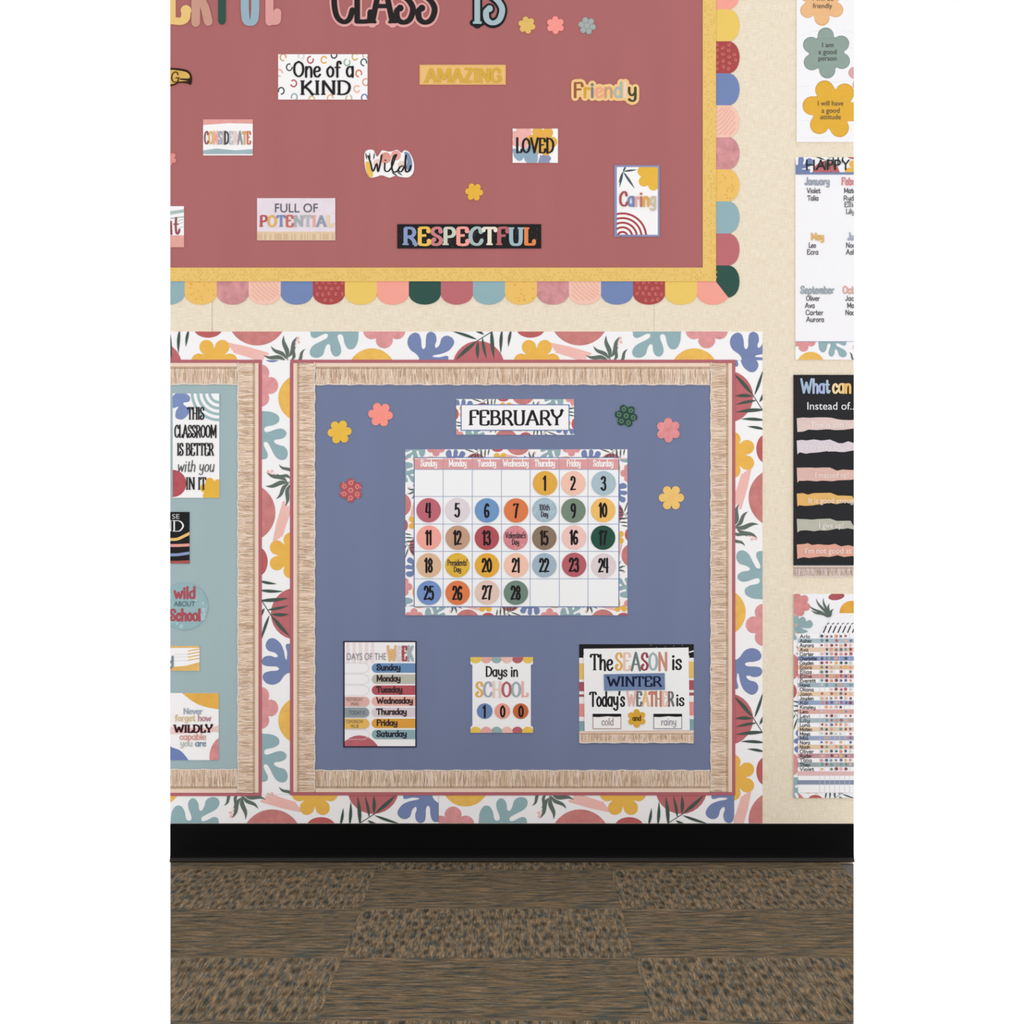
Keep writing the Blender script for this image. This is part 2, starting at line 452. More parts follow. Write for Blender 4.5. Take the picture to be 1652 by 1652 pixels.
def botanic(ink, u0, u1, layer=1):
    rnd = random.Random(4)
    for k in range(-3, 4):
        du = 520 * k
        if u0 > 1240 + du or u1 < 640 + du: continue
        L = layer
        sh = lambda pts: [(x + du, y) for x, y in pts]
        # brush stroke, big circles, small motifs, leaves
        for j in range(4):
            ink.stroke([(889 + du + j * 3, 20 + j * 4.2), (918 + du, 26 + j * 4.2), (952 + du - j * 4, 36 + j * 3.5)], 4.0, 'EDB9B0', L, cap=True)
        ink.disc(772 + du, 57, 42, C_ROSE, L, .25)
        ink.disc(856 + du, -5, 23, 'B95F5F', L, .3, ry=15)
        ink.disc(935 + du, -26, 48.5, 'C67E7B', L, .6, n=40)
        ink.disc(1120 + du, 66, 39, C_YEL, L, .35, n=36)
        for q in range(16):
            a = rnd.random() * 6.28; r = 34 * math.sqrt(rnd.random())
            ink.disc(1120 + du + r * math.cos(a), 66 + r * math.sin(a), .9, 'D29339', L + 1, n=6)
        ink.flower(866 + du, 47, 37, 'E8B452', L + 1, .15, rot=0, inner=.52)
        ink.flower(1140 + du, -8, 35, 'DB9697', L + 1, .6, rot=1.57, petals=5, inner=.58)
        ink.blob(sh(BLUE_CORAL), C_BLUE, L + 1, .1)
        ink.blob(sh(TEAL_CORAL), C_TEAL, L + 1, .1)
        for x, y in ((997, 14), (1001, 11), (996, 20), (1002, 17)):
            ink.disc(x + du, y, 2.6, 'E8BDB8', L, n=8)
        # leaf sprig
        for a, b, c, d, w in ((982, 44, 978, 6, 7.5), (984, 42, 1000, 8, 7), (982, 45, 957, 23, 6.5), (981, 47, 945, 38, 7), (989, 47, 998, 24, 5.5), (997, 51, 1013, 28, 5.5), (977, 52, 948, 52, 7)):
            ink.leaf(a + du, b, c + du, d, w, '626E66', L + 2, bend=.8, wave=2.2)
        ink.stroke([(984 + du, 42), (984 + du, 56), (1000 + du, 52)], 1.4, '626E66', L + 2)
        # palm frond
        ink.stroke([(737 + du, 44), (762 + du, 20), (797 + du, -2)], 1.3, C_GRN, L + 2, cap=False)
        for a, b, c, d, w in ((770, 13, 728, -1, 4.5), (781, 5, 759, -6, 5), (771, 16, 771, 45, 5.5), (778, 9, 785, 44, 4.5),
                              (793, -4, 797, 44, 6), (810, -4, 808, 36, 5), (825, -4, 820, 25, 4.5), (768, 17, 735, 46, 6)):
            ink.leaf(a + du, b, c + du, d, w, C_GRN, L + 3, bend=.8)

def strip_T(kind, c, edge, sc=1.0):
    # maps pattern (u,v) to photo px; edge = outer border line
    if kind == 'top': return lambda p: ((p[0] - 826) * sc + c, edge + p[1] * sc)
    if kind == 'bottom': return lambda p: (c - (p[0] - 826) * sc, edge - p[1] * sc)
    if kind == 'right': return lambda p: (edge - p[1] * sc, (p[0] - 826) * sc + c)
    return lambda p: (edge + p[1] * sc, c - (p[0] - 826) * sc)
def print_strip(ink, kind, c, edge, clip, sc=1.0, layer=1):
    oc, oT = ink.clip, ink.T
    ink.clip = (max(clip[0], oc[0]), max(clip[1], oc[1]), min(clip[2], oc[2]), min(clip[3], oc[3]))
    ink.T = strip_T(kind, c, edge, sc)
    lo, hi = (clip[0], clip[2]) if kind in ('top', 'bottom') else (clip[1], clip[3])
    if kind in ('top', 'right'): u0, u1 = 826 + (lo - c) / sc, 826 + (hi - c) / sc
    else: u0, u1 = 826 + (c - hi) / sc, 826 + (c - lo) / sc
    botanic(ink, u0, u1, layer)
    ink.clip, ink.T = oc, oT

def slab(name, parent, x0, y0, x1, y1, h, t0, t1, a=0.05, mat=None):
    k = Ink(t1); k.rect(x0, y0, x1, y1, h, 0, a, t1 - t0)
    return k.build(name, parent, mat)

def fringe(name, parent, x0, y0, x1, y1, side, t, fine=1.0, tones=None, header='E9CFBD'):
    """Cut-paper fringe: a plain header along the outer edge, threads with uneven ends towards `side`."""
    rnd = random.Random(int(x0 * 7 + y0 * 13))
    tones = tones or ['EAD5C0', 'E4CCB5', 'DCC2A8', 'EDDCCB', 'E8CFBB', 'CBAD93', 'E6CDC0', 'EBD6C4']
    vert = side in ('up', 'down')
    L = (x1 - x0) if vert else (y1 - y0); Wd = (y1 - y0) if vert else (x1 - x0)
    # local: p along, q from header (0) to tips (Wd)
    if side == 'down': T = lambda p: (x0 + p[0], y0 + p[1])
    elif side == 'up': T = lambda p: (x0 + p[0], y1 - p[1])
    elif side == 'right': T = lambda p: (x0 + p[1], y0 + p[0])
    else: T = lambda p: (x1 - p[1], y0 + p[0])
    b = Ink(t + .0010, T=T)
    b.rect(0, 0, L, Wd * .93, 'D3B79C', 0, .4, .0009)
    b.rect(0, 0, L, Wd * .16, header, 2, .1, .0002)
    n = int(L / (2.7 * fine)) + 1
    for i in range(n):
        x = i * 2.7 * fine
        b.rect(x + .4, Wd * .2, x + 1.6 * fine, Wd * .27, '97775B', 7)
    o = b.build(name, parent)
    k = Ink(t + .0012, T=T)
    x = 0.8
    while x < L - .4:
        w = fine * (.75 + rnd.random() * .85)
        le = Wd * .965 + fine * .7 * math.sin(x / 5.0) * math.sin(x / 17.0 + 1) + (rnd.random() - .5) * 1.6 * fine
        dx = (rnd.random() - .5) * 4.5 * fine; mx = (rnd.random() - .5) * 2.4 * fine
        pts = [(x, Wd * .2), (x + mx, Wd * .5), (x + dx * .6, Wd * .78), (x + dx, le)]
        pts = [(min(max(a, .5), L - .5), q) for a, q in pts]
        k.stroke(smooth(pts, 2), w, rnd.choice(tones), rnd.choice((1, 2, 3)), 1.0, cap=False, a=.2, thick=.0003)
        if rnd.random() < .35:
            y0_ = Wd * (.2 + .35 * rnd.random())
            k.stroke([(x + mx * .6, y0_), (x + dx * .5, min(y0_ + Wd * .35, le - 2))], .55, 'B0927A', 4, 1.0, cap=False)
        x += 1.25 * fine
    # knotted pale tips
    x = 0
    while x < L:
        le = Wd * .965 + fine * .7 * math.sin(x / 5.0) * math.sin(x / 17.0 + 1)
        k.disc(x, le, 1.5 * fine, 'E4D6C8', 4, n=7, ry=(.9 + .5 * rnd.random()) * fine, thick=.0004)
        x += 2.6 * fine
    f = k.build('fringe_threads', parent); f['kind'] = 'stuff'
    return o

# ------------------------------------------------------------------ SETTING
def struct(o): o['kind'] = 'structure'; return o
def boxmesh(name, lo, hi, mat, parent=None, off=(0, 0, 0), bevel=0.0):
    v = [(x - off[0], y - off[1], z - off[2]) for x in (lo[0], hi[0]) for y in (lo[1], hi[1]) for z in (lo[2], hi[2])]
    f = [(0, 1, 3, 2), (4, 6, 7, 5), (0, 4, 5, 1), (2, 3, 7, 6), (0, 2, 6, 4), (1, 5, 7, 3)]
    me = bpy.data.meshes.new(name); me.from_pydata(v, [], f); me.materials.append(mat)
    return link(name, me, parent, None, off)

XL, XR, TOP = WX(X0), WX(X1), WZ(-160)
wall = struct(boxmesh('wall_back', (XL, 0.012, -0.03), (XR, 0.10, TOP), M_CORE))
for a, b in ((X0, 341.9), (342.45, 1055.15), (1055.45, X1)):
    boxmesh('wall_panel', (WX(a), 0.0, 0.0), (WX(b), 0.012, TOP), M_WALL, wall)

# floor: sub-floor + loose laid carpet tiles
HW = lambda d: 551.0 * d / F        # half width of the floor that is built, at distance d from the camera
NEAR = 4.20
def prism_floor(name, poly, z0, z1, mat, parent=None, c=(0, 0), rot=False):
    cx, cy = c
    def tl(p):
        x, y = p[0] - cx, p[1] - cy
        return (-y, x) if rot else (x, y)          # rotate -90: local Y runs along world X
    q = [tl(p) for p in poly]; n = len(q)
    v = [(a, b, z1) for a, b in q] + [(a, b, z0) for a, b in q]
    f = [tuple(range(n)), tuple(range(2 * n - 1, n - 1, -1))] + [(i, n + i, n + (i + 1) % n, (i + 1) % n) for i in range(n)]
    me = bpy.data.meshes.new(name); me.from_pydata(v, [], f); me.materials.append(mat)
    o = link(name, me, parent)
    o.location = (cx, cy, 0)
    if rot: o.rotation_euler = (0, 0, -math.pi / 2)
    return o
def Y(d): return d - D
floor_poly = [(-HW(NEAR), Y(NEAR)), (HW(NEAR), Y(NEAR)), (HW(D), Y(D)), (-HW(D), Y(D))]
floor = struct(prism_floor('floor', floor_poly, -0.03, -0.006, M_SUB))
def half_clip(p, f):     # keep f(p) >= 0
    out = []
    for i in range(len(p)):
        a, b = p[i], p[(i + 1) % len(p)]; da, db = f(a), f(b)
        if da >= 0: out.append(a)
        if (da >= 0) != (db >= 0):
            t = da / (da - db); out.append((a[0] + t * (b[0] - a[0]), a[1] + t * (b[1] - a[1])))
    return out
TW = 0.6115
g = 0.00012
for r in range(5):
    dfar = min(6.179 - TW * (r - 1), D); dnear = 6.179 - TW * r
    for c in range(-1, 3):
        xa = -0.3546 + TW * (c - 1) ; xb = xa + TW
        p = [(xa + g, Y(dnear) + g), (xb - g, Y(dnear) + g), (xb - g, Y(dfar) - (g if dfar < D else 0)), (xa + g, Y(dfar) - (g if dfar < D else 0))]
        p = half_clip(p, lambda q: HW(q[1] + D) - q[0])
        p = half_clip(p, lambda q: HW(q[1] + D) + q[0])
        p = half_clip(p, lambda q: q[1] - Y(NEAR))
        if len(p) < 3: continue
        spotted = (r + c) % 2 == 1
        prism_floor('carpet_tile', p, -0.006, 0.0, M_CARPET_A if spotted else M_CARPET_B, floor,
                    ((xa + xb) / 2, Y((dfar + dnear) / 2)), not spotted)

# baseboard: cove profile swept along the wall
def sweep(name, prof, mat, parent=None):
    v = [(XL, y, z) for y, z in prof] + [(XR, y, z) for y, z in prof]
    n = len(prof)
    f = [tuple(range(n - 1, -1, -1)), tuple(range(n, 2 * n))] + [(i, (i + 1) % n, n + (i + 1) % n, n + i) for i in range(n)]
    me = bpy.data.meshes.new(name); me.from_pydata(v, [], f); me.materials.append(mat)
    return link(name, me, parent)
base = struct(sweep('baseboard_back', [(-.0003, .0112), (-.0082, .0112), (-0.0047, 0.0175), (-0.0037, 0.03), (-0.0037, 0.0945), (-0.0032, 0.0985), (-0.0014, 0.1010), (-.0003, 0.1010)], M_BASE))
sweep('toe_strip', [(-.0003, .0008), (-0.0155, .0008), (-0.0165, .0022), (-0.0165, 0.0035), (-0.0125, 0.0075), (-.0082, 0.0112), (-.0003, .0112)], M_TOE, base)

# ------------------------------------------------------------------ BULLETIN BOARD: rose
rb = thing('bulletin_board', 'large dusty rose bulletin board with yellow trim and scalloped border', 'bulletin board', (X0, -150, 1193, 491))
slab('backing_paper', rb, X0, -150, 1140, 446, 'AE6669', 0, .002, mat=M_RED)
sb = Ink(.0012); sb.rect(X0, 446.5, 1150, 452, 'C8C0B0', 0, 0, .0012); sb.rect(1141, -150, 1150, 446, 'C8C0B0', 0, 0, .0012)
sb = sb.build('scalloped_border', rb)
SC = [('8FAEB5', 's'), ('E9BD68', 'speck'), ('CC8F92', 'wash'), ('EFC3B2', 'stripe'), ('7285B2', 's'), ('A9494A', 'spot'),
      ('E7C566', 's'), ('F0A193', 's'), ('2F5149', 's'), ('B96B70', 's')]
def scallop_piece(idx, u0, T, clip=None):
    h, kind = SC[idx % 10]
    W_ = 51.65
    pts = [(u0, 0), (u0, 24)]
    for i in range(1, 12):
        a = math.pi * i / 12
        pts.append((u0 + W_ / 2 - math.cos(a) * W_ / 2, 22 + 19 * math.sin(a) ** .9))
    pts += [(u0 + W_, 24), (u0 + W_, 0)]
    if clip: pts = clip(pts)
    rnd = random.Random(int(u0))
    k = Ink(.0018, T=T)
    k.poly(pts, h, 0, .9 if kind == 'wash' else .06, .0016)
    def inside(x, y): return u0 + 3 < x < u0 + W_ - 3 and 2 < y < 20 + 17 * math.sqrt(max(0, 1 - ((x - u0 - W_ / 2) / (W_ / 2)) ** 2)) - 1
    if kind == 'speck':
        for i in range(26):
            x, y = u0 + rnd.random() * W_, rnd.random() * 38
            if inside(x, y): k.disc(x, y, 1.1, 'D9A04B', 1, n=6)
    if kind == 'spot':
        for i in range(5):
            for j in range(4):
                x, y = u0 + 6 + i * 10 + (j % 2) * 4 + rnd.random() * 2, 4 + j * 9.5 + rnd.random() * 2
                if inside(x, y):
                    k.disc(x, y, 2.9, 'CE7B73', 1, n=9, ry=2.3, rot=rnd.random() * 3); k.disc(x + .4, y, 1.4, h, 2, n=7)
    if kind == 'stripe':
        for i in range(-3, 8):
            x = u0 + i * 7.5
            q = smooth([(x, 0), (x + 9, 13), (x + 21 + i, 24), (x + 34 + i * 2, 34)], 8)
            run = []
            for p in q + [None]:
                if p and inside(*p): run.append(p)
                else:
                    if len(run) > 1: k.stroke(run, 2.6, 'EBB4A1', 1, cap=False)
                    run = []
    return k.build('scallop', sb)
TB = lambda p: (p[0], 450.5 + p[1])
for i in range(17):
    u0 = 246.4 + 51.65 * i
    cl = None
    if i == 0: cl = lambda P: [(max(x, X0), y) for x, y in P]
    if i == 16:
        cl = None
        u0 = 1072.8
    if i < 16: scallop_piece(i, u0, TB, cl)
scallop_piece(16, 246.4 + 51.65 * 16, TB)
# mitred corner scallop along the bottom, then the ones up the right side
scallop_piece(7, 246.4 + 51.65 * 17, TB, lambda P: half_clip(P, lambda q: (1155 + (q[1] - 4) * .775) - q[0]))
TR = lambda p: (1152 + p[1], 480 - p[0])
for i in range(12):
    idx = (8, 9, 0, 1, 2, 3, 4, 5, 6, 7, 8, 9)[i]
    cl = (lambda P: half_clip(P, lambda q: (480 - q[0]) * -1 + 454 + (q[1] - 3) * 1.29)) if i == 0 else None
    scallop_piece(idx, 51.65 * i, TR, cl)
yt = Ink(.0040)
yt.rect(X0, 432, 1155, 454, 'E5C06F', 0, .1, .0012); yt.rect(1133.5, -150, 1155, 432, 'E5C06F', 0, .1, .0012)
yt = yt.build('yellow_trim', rb)
pd = Ink(.0041)
rnd = random.Random(3)
for x in range(277, 1154, 5):
    for y in range(435, 453, 4):
        if rnd.random() < .75: pd.disc(x + (y % 8) * .5 + rnd.random(), y + rnd.random(), .9 + rnd.random() * .5, rnd.choice(('DDB359', 'E9CA7E', 'D9AE55')), 1, n=6)
for y in range(-20, 432, 4):
    for x in range(1136, 1154, 5):
        if rnd.random() < .75: pd.disc(x + rnd.random() * 2, y + rnd.random(), .9 + rnd.random() * .5, rnd.choice(('DDB359', 'E9CA7E', 'D9AE55')), 1, n=6)
pd.build('trim_dots', rb)['kind'] = 'stuff'

TB0 = .002          # face of the board papers
# ------------------------------------------------------------------ cut-out letters along the top
def cut_letter(ch, x0, x1, base, face, wt, outline=None, grow=0, label='', serif=True, cap=80, c=.75):
    t = thing('cutout_letter', label, 'letter', (x0, base - cap, x1, base), TB0, group='cutout letters of the board heading')
    if outline:
        k = Ink(TB0 + .0012); text(k, ch, x0, x1, base, cap, wt, outline, 0, serif, c, thick=.0012, grow=grow)
        k.build('letter_outline', t)
    k = Ink(TB0 + .0026); text(k, ch, x0, x1, base, cap, wt, face, 0, serif, c, thick=.0014 if outline else .0026)
    k.build('letter_face', t)
cut_letter('E', 269, 304, 35, 'E5C07B', 15, label='yellow cutout letter E at the cropped left end of the heading', serif=False)
cut_letter('R', 310.6, 339, 37, 'C59483', 14, label='tan cutout letter R in the board heading', serif=False)
cut_letter('F', 351, 383, 34, '2F5146', 12, label='dark green cutout letter F in the board heading', serif=False)
cut_letter('U', 390.4, 417, 38, '94ADBB', 13, label='light blue cutout letter U in the board heading', serif=False)
cut_letter('L', 430.5, 449, 38, 'D79B97', 13, label='pink cutout letter L in the board heading', serif=False)
for ch, a, b, w, lb in (('C', 535, 571, 9, 'black cutout letter C with pink outline, first of its word'),
                     ('L', 569, 600, 9, 'black cutout letter L with pink outline, between the C and the A'),
                     ('A', 597, 637, 9, 'black cutout letter A with pink outline'),
                     ('S', 635, 671, 9.5, 'black cutout letter S with pink outline, right after the A'),
                     ('S', 670, 706, 9.5, 'black cutout letter S with pink outline, last of its word')):
    cut_letter(ch, a, b, 37.5, '231F20', w, 'DDA3A0', 3.2, lb)
cut_letter('I', 760, 780, 38.5, 'A2B7BC', 9, '1B1D20', 3.4, 'light blue cutout letter I with black outline')
cut_letter('S', 779, 815, 38.5, 'A2B7BC', 9.5, '1B1D20', 3.4, 'light blue cutout letter S with black outline')

# ------------------------------------------------------------------ small flower cutouts
def flower_cut(x, y, r, h, label, rot=0.0, a=.2, deco=None, grp=None, petals=6):
    t = thing('flower_cutout', label, 'flower cutout', (x - r, y - r, x + r, y + r), TB0, grp)
    k = Ink(TB0 + .002); k.flower(x, y, r, h, 0, a, rot, petals=petals, thick=.002, inner=.6)
    k.build('flower_card', t)
    if deco:
        q = Ink(TB0 + .0021)
        rnd = random.Random(int(x))
        for i in range(6):
            an = rot + i * math.pi / 3
            q.disc(x + r * .62 * math.cos(an), y + r * .62 * math.sin(an), r * .2, deco, 1, n=9)
            q.disc(x + r * .62 * math.cos(an), y + r * .62 * math.sin(an), r * .1, h, 2, n=7)
            q.disc(x + r * .86 * math.cos(an + .25), y + r * .86 * math.sin(an + .25), r * .07, deco, 1, n=6)
        q.disc(x, y, r * .22, deco, 1, n=10); q.disc(x, y, r * .11, h, 2, n=8)
        q.build('printed_spots', t)
GR = 'flower cutouts on the rose board'; GB = 'flower cutouts on the slate blue board'
flower_cut(850, 41, 14, 'DDB868', 'yellow flower cutout right after the heading, leftmost of three', .3, .3, grp=GR)
flower_cut(896, 41, 14.5, 'F2988F', 'salmon pink flower cutout, middle of three after the heading', .5, .1, grp=GR)
flower_cut(947, 42, 14.5, '97A3A2', 'grey flower cutout with pale spots after the heading', .2, .2, 'B6B3AA', grp=GR)
flower_cut(765, 310, 14.5, 'E5B344', 'golden flower cutout alone above the black word card', .1, .25, grp=GR)
flower_cut(273, 256, 12, 'DD8F8B', 'small pink flower cutout at the left edge of the rose board', .4, .3, grp=GR)
flower_cut(548, 697, 19.5, 'E7BA4A', 'golden yellow flower cutout left of the month card', .95, .2, grp=GB)
flower_cut(614, 669, 20, 'F59488', 'salmon flower cutout beside the golden one, upper left', 1.15, .1, grp=GB)
flower_cut(566, 791, 19.5, 'B4595E', 'dark red spotted flower cutout left of the calendar', .55, .2, 'DB8A84', GB)
flower_cut(1010, 671, 18.5, '2F4B44', 'dark green spotted flower cutout right of the month card', .2, .2, '5E7F68', GB)
flower_cut(1078, 694, 20, 'DE9092', 'pink watercolor flower cutout at the upper right', .5, .9, grp=GB)
flower_cut(1083, 803, 20.5, 'EBC172', 'pale yellow flower cutout right of the calendar', 0.0, .3, grp=GB)

# ------------------------------------------------------------------ word cards on the rose board
def card(name, label, cat, box, h='F2F0F0', t0=TB0, th=.0022, group=None, a=.03, border=None):
    t = thing(name, label, cat, box, t0, group)
    k = Ink(t0 + th); k.rect(*box, h, 0, a, th)
    k.build('card', t)
    art = Ink(t0 + th, clip=box)
    return t, art, Ink(t0 + th + 6 * LSTEP, clip=box)
WG = 'word cards on the rose board'
BK = '242124'
# one of a kind
t, a, w = card('word_card', 'white card with ring pattern reading One of a KIND', 'word card', (449, 88, 593, 161), group=WG)
rnd = random.Random(8)
for x, y, c in ((457, 93, 'D9A66B'), (501, 97, 'B5555A'), (523, 97, 'E2A94B'), (539, 89, '333A45'), (573, 92, 'CFB36A'), (587, 101, '4A6C66'),
                (467, 109, '55584F'), (451, 118, 'E8B0A0'), (474, 135, 'B5555A'), (454, 147, '3B5A57'), (475, 157, '8FAEB5'), (503, 161, 'D8B98A'),
                (533, 159, 'E0B08A'), (563, 159, 'CBB89A'), (576, 144, 'EFB3A2'), (588, 158, '7285B2'), (590, 133, 'E0A08C'), (579, 119, 'D9744F'), (486, 91, 'DDD5DC'), (560, 101, '9CB7A0'), (590, 89, 'C9BD8A')):
    rot = rnd.random() * 6.28
    pts = [(x + 4.6 * math.cos(rot + q * .62), y + 5.4 * math.sin(rot + q * .62)) for q in range(9)]
    a.stroke(smooth(pts, 2), 2.2, c, 1)
a.build('printed_rings', t)['kind'] = 'stuff'
text(w, "One of a", 473, 572, 124.5, 25, 3.7, BK, 0); text(w, "KIND", 484, 567, 153.5, 23, 4.5, BK, 0, True, .5); w.build('lettering', t)
# amazing
t, a, w = card('word_card', 'tan yellow card reading AMAZING in gold', 'word card', (677, 105, 816, 137), 'E7BB77', group=WG, a=.15)
a.frame(678, 106, 815, 136, .8, 'DDAF66', 1); a.build('printed_edge', t)
text(w, "AMAZING", 686, 809, 133, 22, 4.9, 'D3A841', 0, True, .6); w.build('lettering', t)
# friendly
t = thing('word_cutout', 'peach word cutout reading Friendly in coloured letters', 'word card', (921, 128, 1031, 171), TB0, WG)
k = Ink(TB0 + .0022)
text(k, "Friendly", 924, 1028, 157, 23, 4, 'EBC388', 0, False, 1, thick=.002, grow=4.4)
k.stroke([(932, 150), (1020, 150)], 14, 'EBC388', 0, thick=.002); k.build('word_backing', t)
w = Ink(TB0 + .0024); text(w, "Friendly", 924, 1028, 157, 23, 4.2, ['9A5A3C', 'D0A23C', '7D7F86', 'EBA488', 'C79B74', 'A9B5B0', 'EBD0BC', '47492F'], 1, False, .7); w.build('lettering', t)
# considerate
t, a, w = card('word_card', 'white card with pink and teal brush bands reading CONSIDERATE', 'word card', (328, 193, 408, 251), group=WG)
a.poly([(328, 193), (408, 193), (408, 200), (370, 199), (328, 202)], 'DF9F98', 1, .3)
a.poly([(328, 243), (350, 240), (380, 243), (408, 241), (408, 249), (328, 249)], '9DB3B8', 1, .3); a.build('printed_brush_bands', t)
text(w, "CONSIDERATE", 330, 405, 233, 20.5, 2.6, ['8C5A56', 'E0B269', 'E9A99A', '9AA9B5', 'C9B3B6', '47423F', 'B8C0CC', 'E8C9C2', '8C9396', 'D9A56B', 'C8705F'], 0, False, .6); w.build('lettering', t)
# loved
t, a, w = card('word_card', 'white card with flower print reading LOVED', 'word card', (827, 208, 900, 263), group=WG)
a.flower(842, 222, 19, 'EDB1AC', 1, .3, .3); a.flower(874, 228, 25, 'E3AE4F', 2, .2, .1); a.blob([(828, 240), (842, 244), (856, 236), (866, 244), (866, 263), (850, 263), (842, 250), (832, 256), (828, 248)], '8FA9BC', 3, .2)
a.disc(880, 256, 9, '8A93B4', 1, ry=6); a.disc(838, 254, 6, '8FA9BC', 3); a.poly([(868, 263), (872, 250), (888, 263)], '8A93B4', 4); a.build('printed_flowers', t)
text(w, "LOVED", 832, 894, 247, 23.5, 3.6, BK, 0, False, .55); w.build('lettering', t)
# wild
t = thing('word_cutout', 'white shaped cutout reading Wild over flower print', 'word card', (587, 241, 670, 288), TB0, WG)
k = Ink(TB0 + .0022)
OUT = [(588, 258), (589, 246), (595, 242), (603, 243), (608, 253), (613, 248), (617, 243), (627, 245), (634, 244), (641, 242), (648, 247), (652, 243), (659, 245), (665, 254), (668, 266), (667, 278), (660, 286), (648, 286), (638, 284), (628, 287), (616, 283), (606, 286), (596, 286), (590, 274)]
k.blob(OUT, 'F2EFEF', 0, .03, 3, thick=.002); k.build('word_backing', t)
a = Ink(TB0 + .0022)
a.blob([(590, 262), (598, 264), (602, 284), (595, 285), (591, 275)], 'E5BE58', 1); a.disc(639, 251, 8, 'E3A199', 1, .3); a.disc(622, 255, 9, 'D79A8C', 2, .3); a.disc(610, 264, 7, 'E9C6C0', 2)
a.blob([(652, 246), (660, 248), (665, 262), (663, 276), (656, 272), (657, 258)], '7F8FB0', 2); a.disc(648, 266, 6, 'E2D0BE', 1)
for x in (592, 597, 603): a.leaf(x, 258, x - 2 + (x - 592) * .3, 246, 2.2, '5A5B5C', 3)
a.leaf(632, 278, 642, 285, 2.6, '47574F', 3); a.leaf(640, 277, 650, 284, 2.2, '47574F', 3); a.build('printed_flowers', t)
w = Ink(TB0 + .0034)
for pts, ww in (([(594, 252), (598, 263), (602, 277), (608, 264), (610, 278), (614, 262), (616, 251)], 2.6), ([(621, 264), (621, 275), (626, 277), (632, 270), (638, 254), (640, 250), (636, 252), (632, 264), (634, 277), (640, 277), (645, 271)], 2.6),
               ([(650, 268), (645, 270), (643, 276), (648, 277), (653, 268)], 2.6), ([(655, 251), (654, 265), (655, 277), (660, 276), (663, 268)], 3.2)):
    w.stroke(smooth(pts, 4), ww, BK, 1, .6)
w.disc(622, 259, 1.3, BK, 1, n=8); w.build('lettering', t)
# caring
t, a, w = card('word_card', 'tall white card with blue frame and red rainbow reading Caring', 'word card', (991, 267, 1064, 382), '8990B8', group=WG)
a.rect(995, 270, 1061, 379, 'F2F0F0', 1)
a.clip = (995, 270, 1061, 379)
a.flower(1052, 283, 25, 'E6B545', 2, .15, .4)
for x, y, ww in ((1028, 274, 3), (1024, 305, 3.6), (998, 296, 3), (999, 303, 3.4), (1010, 268, 3)): a.leaf(1005, 277, x, y, ww, '4A5B63', 3)
a.leaf(1007, 279, 1024, 305, 3.4, '4A5B63', 3)
for i, r in enumerate((40, 32.5, 25, 17.5, 10)):
    a.disc(1004, 383, r, 'A8474D', 2 + 2 * i, n=44); a.disc(1004, 383, r - 3.4, 'F2F0F0', 3 + 2 * i, n=44)
a.build('printed_artwork', t)
w.t += .0016; text(w, "Caring", 999, 1059, 333, 23, 3.6, ['A94B50', '7386B4', 'E5A59B', 'C0705E', 'DDA94F', 'C9BFA8'], 0, False, .7); w.build('lettering', t)
# full of potential
t, a, w = card('word_card', 'lilac card with tan fringe print reading FULL OF POTENTIAL', 'word card', (415, 320, 541, 388), 'E3D7DF', group=WG, a=.25)
rnd = random.Random(5)
a.rect(415, 374, 541, 388, 'DEC3A2', 1, .2)
for i in range(60): a.rect(416 + i * 2.1, 377 + rnd.random(), 417 + i * 2.1, 387, rnd.choice(('CDAF8C', 'E8D3B8', 'D3B693')), 2)
a.build('printed_fringe', t)
sans(w, "FULL OF", 444, 513, 343, 14, '5B5760', 0); text(w, "POTENTIAL", 419, 538, 366, 18, 3.8, ['B4565A', 'DDB057', '7C88B8', 'C8695C', 'A3ADB1', 'B7B4B6', 'E2A79A', '8E99AA', 'E6CFA0'], 0, True, .6); w.build('lettering', t)
# respectful
t, a, w = card('word_card', 'wide black card reading RESPECTFUL in coloured letters', 'word card', (641, 362, 873, 401), '1E1C1E', group=WG, a=.1)
for i in range(70): a.disc(643 + rnd.random() * 228, 364 + rnd.random() * 35, 1.3, rnd.choice(('35403A', '3A2F30', '30363F')), 1, n=6)
a.build('printed_specks', t)['kind'] = 'stuff'
text(w, "RESPECTFUL", 650, 863, 395.5, 28, 6.5, ['8797BE', 'E7BE58', 'C97F83', 'C9CDBD', 'F0A096', 'A3B7B9', 'E6DCCB', 'B5666B', '9DB6BF', 'E0854F'], 0, True, .6); w.build('lettering', t)
# left edge gold G piece
t = thing('word_cutout', 'gold brush stroke cutout with black outline ending in G at the left edge', 'word card', (X0, 108, 311, 140), TB0, WG)
k = Ink(TB0 + .0022)
k.blob([(262, 111), (275, 110), (290, 111), (303, 114), (309, 121), (310, 130), (308, 137), (302, 135), (290, 134), (280, 138), (262, 139)], '2E1A12', 0, 0, 4, thick=.002); k.build('word_backing', t)
a = Ink(TB0 + .0022)
a.blob([(262, 114), (275, 113), (290, 114.5), (301, 117), (306, 122), (305, 127), (292, 127), (291, 129), (303, 131), (290, 132), (279, 136), (262, 136)], 'D9AE5C', 1, .3); a.build('printed_brush_stroke', t)
w = Ink(TB0 + .0030); text(w, "G", 276, 290, 133.5, 17, 2.4, '5A4014', 1, False, .8); w.build('lettering', t)
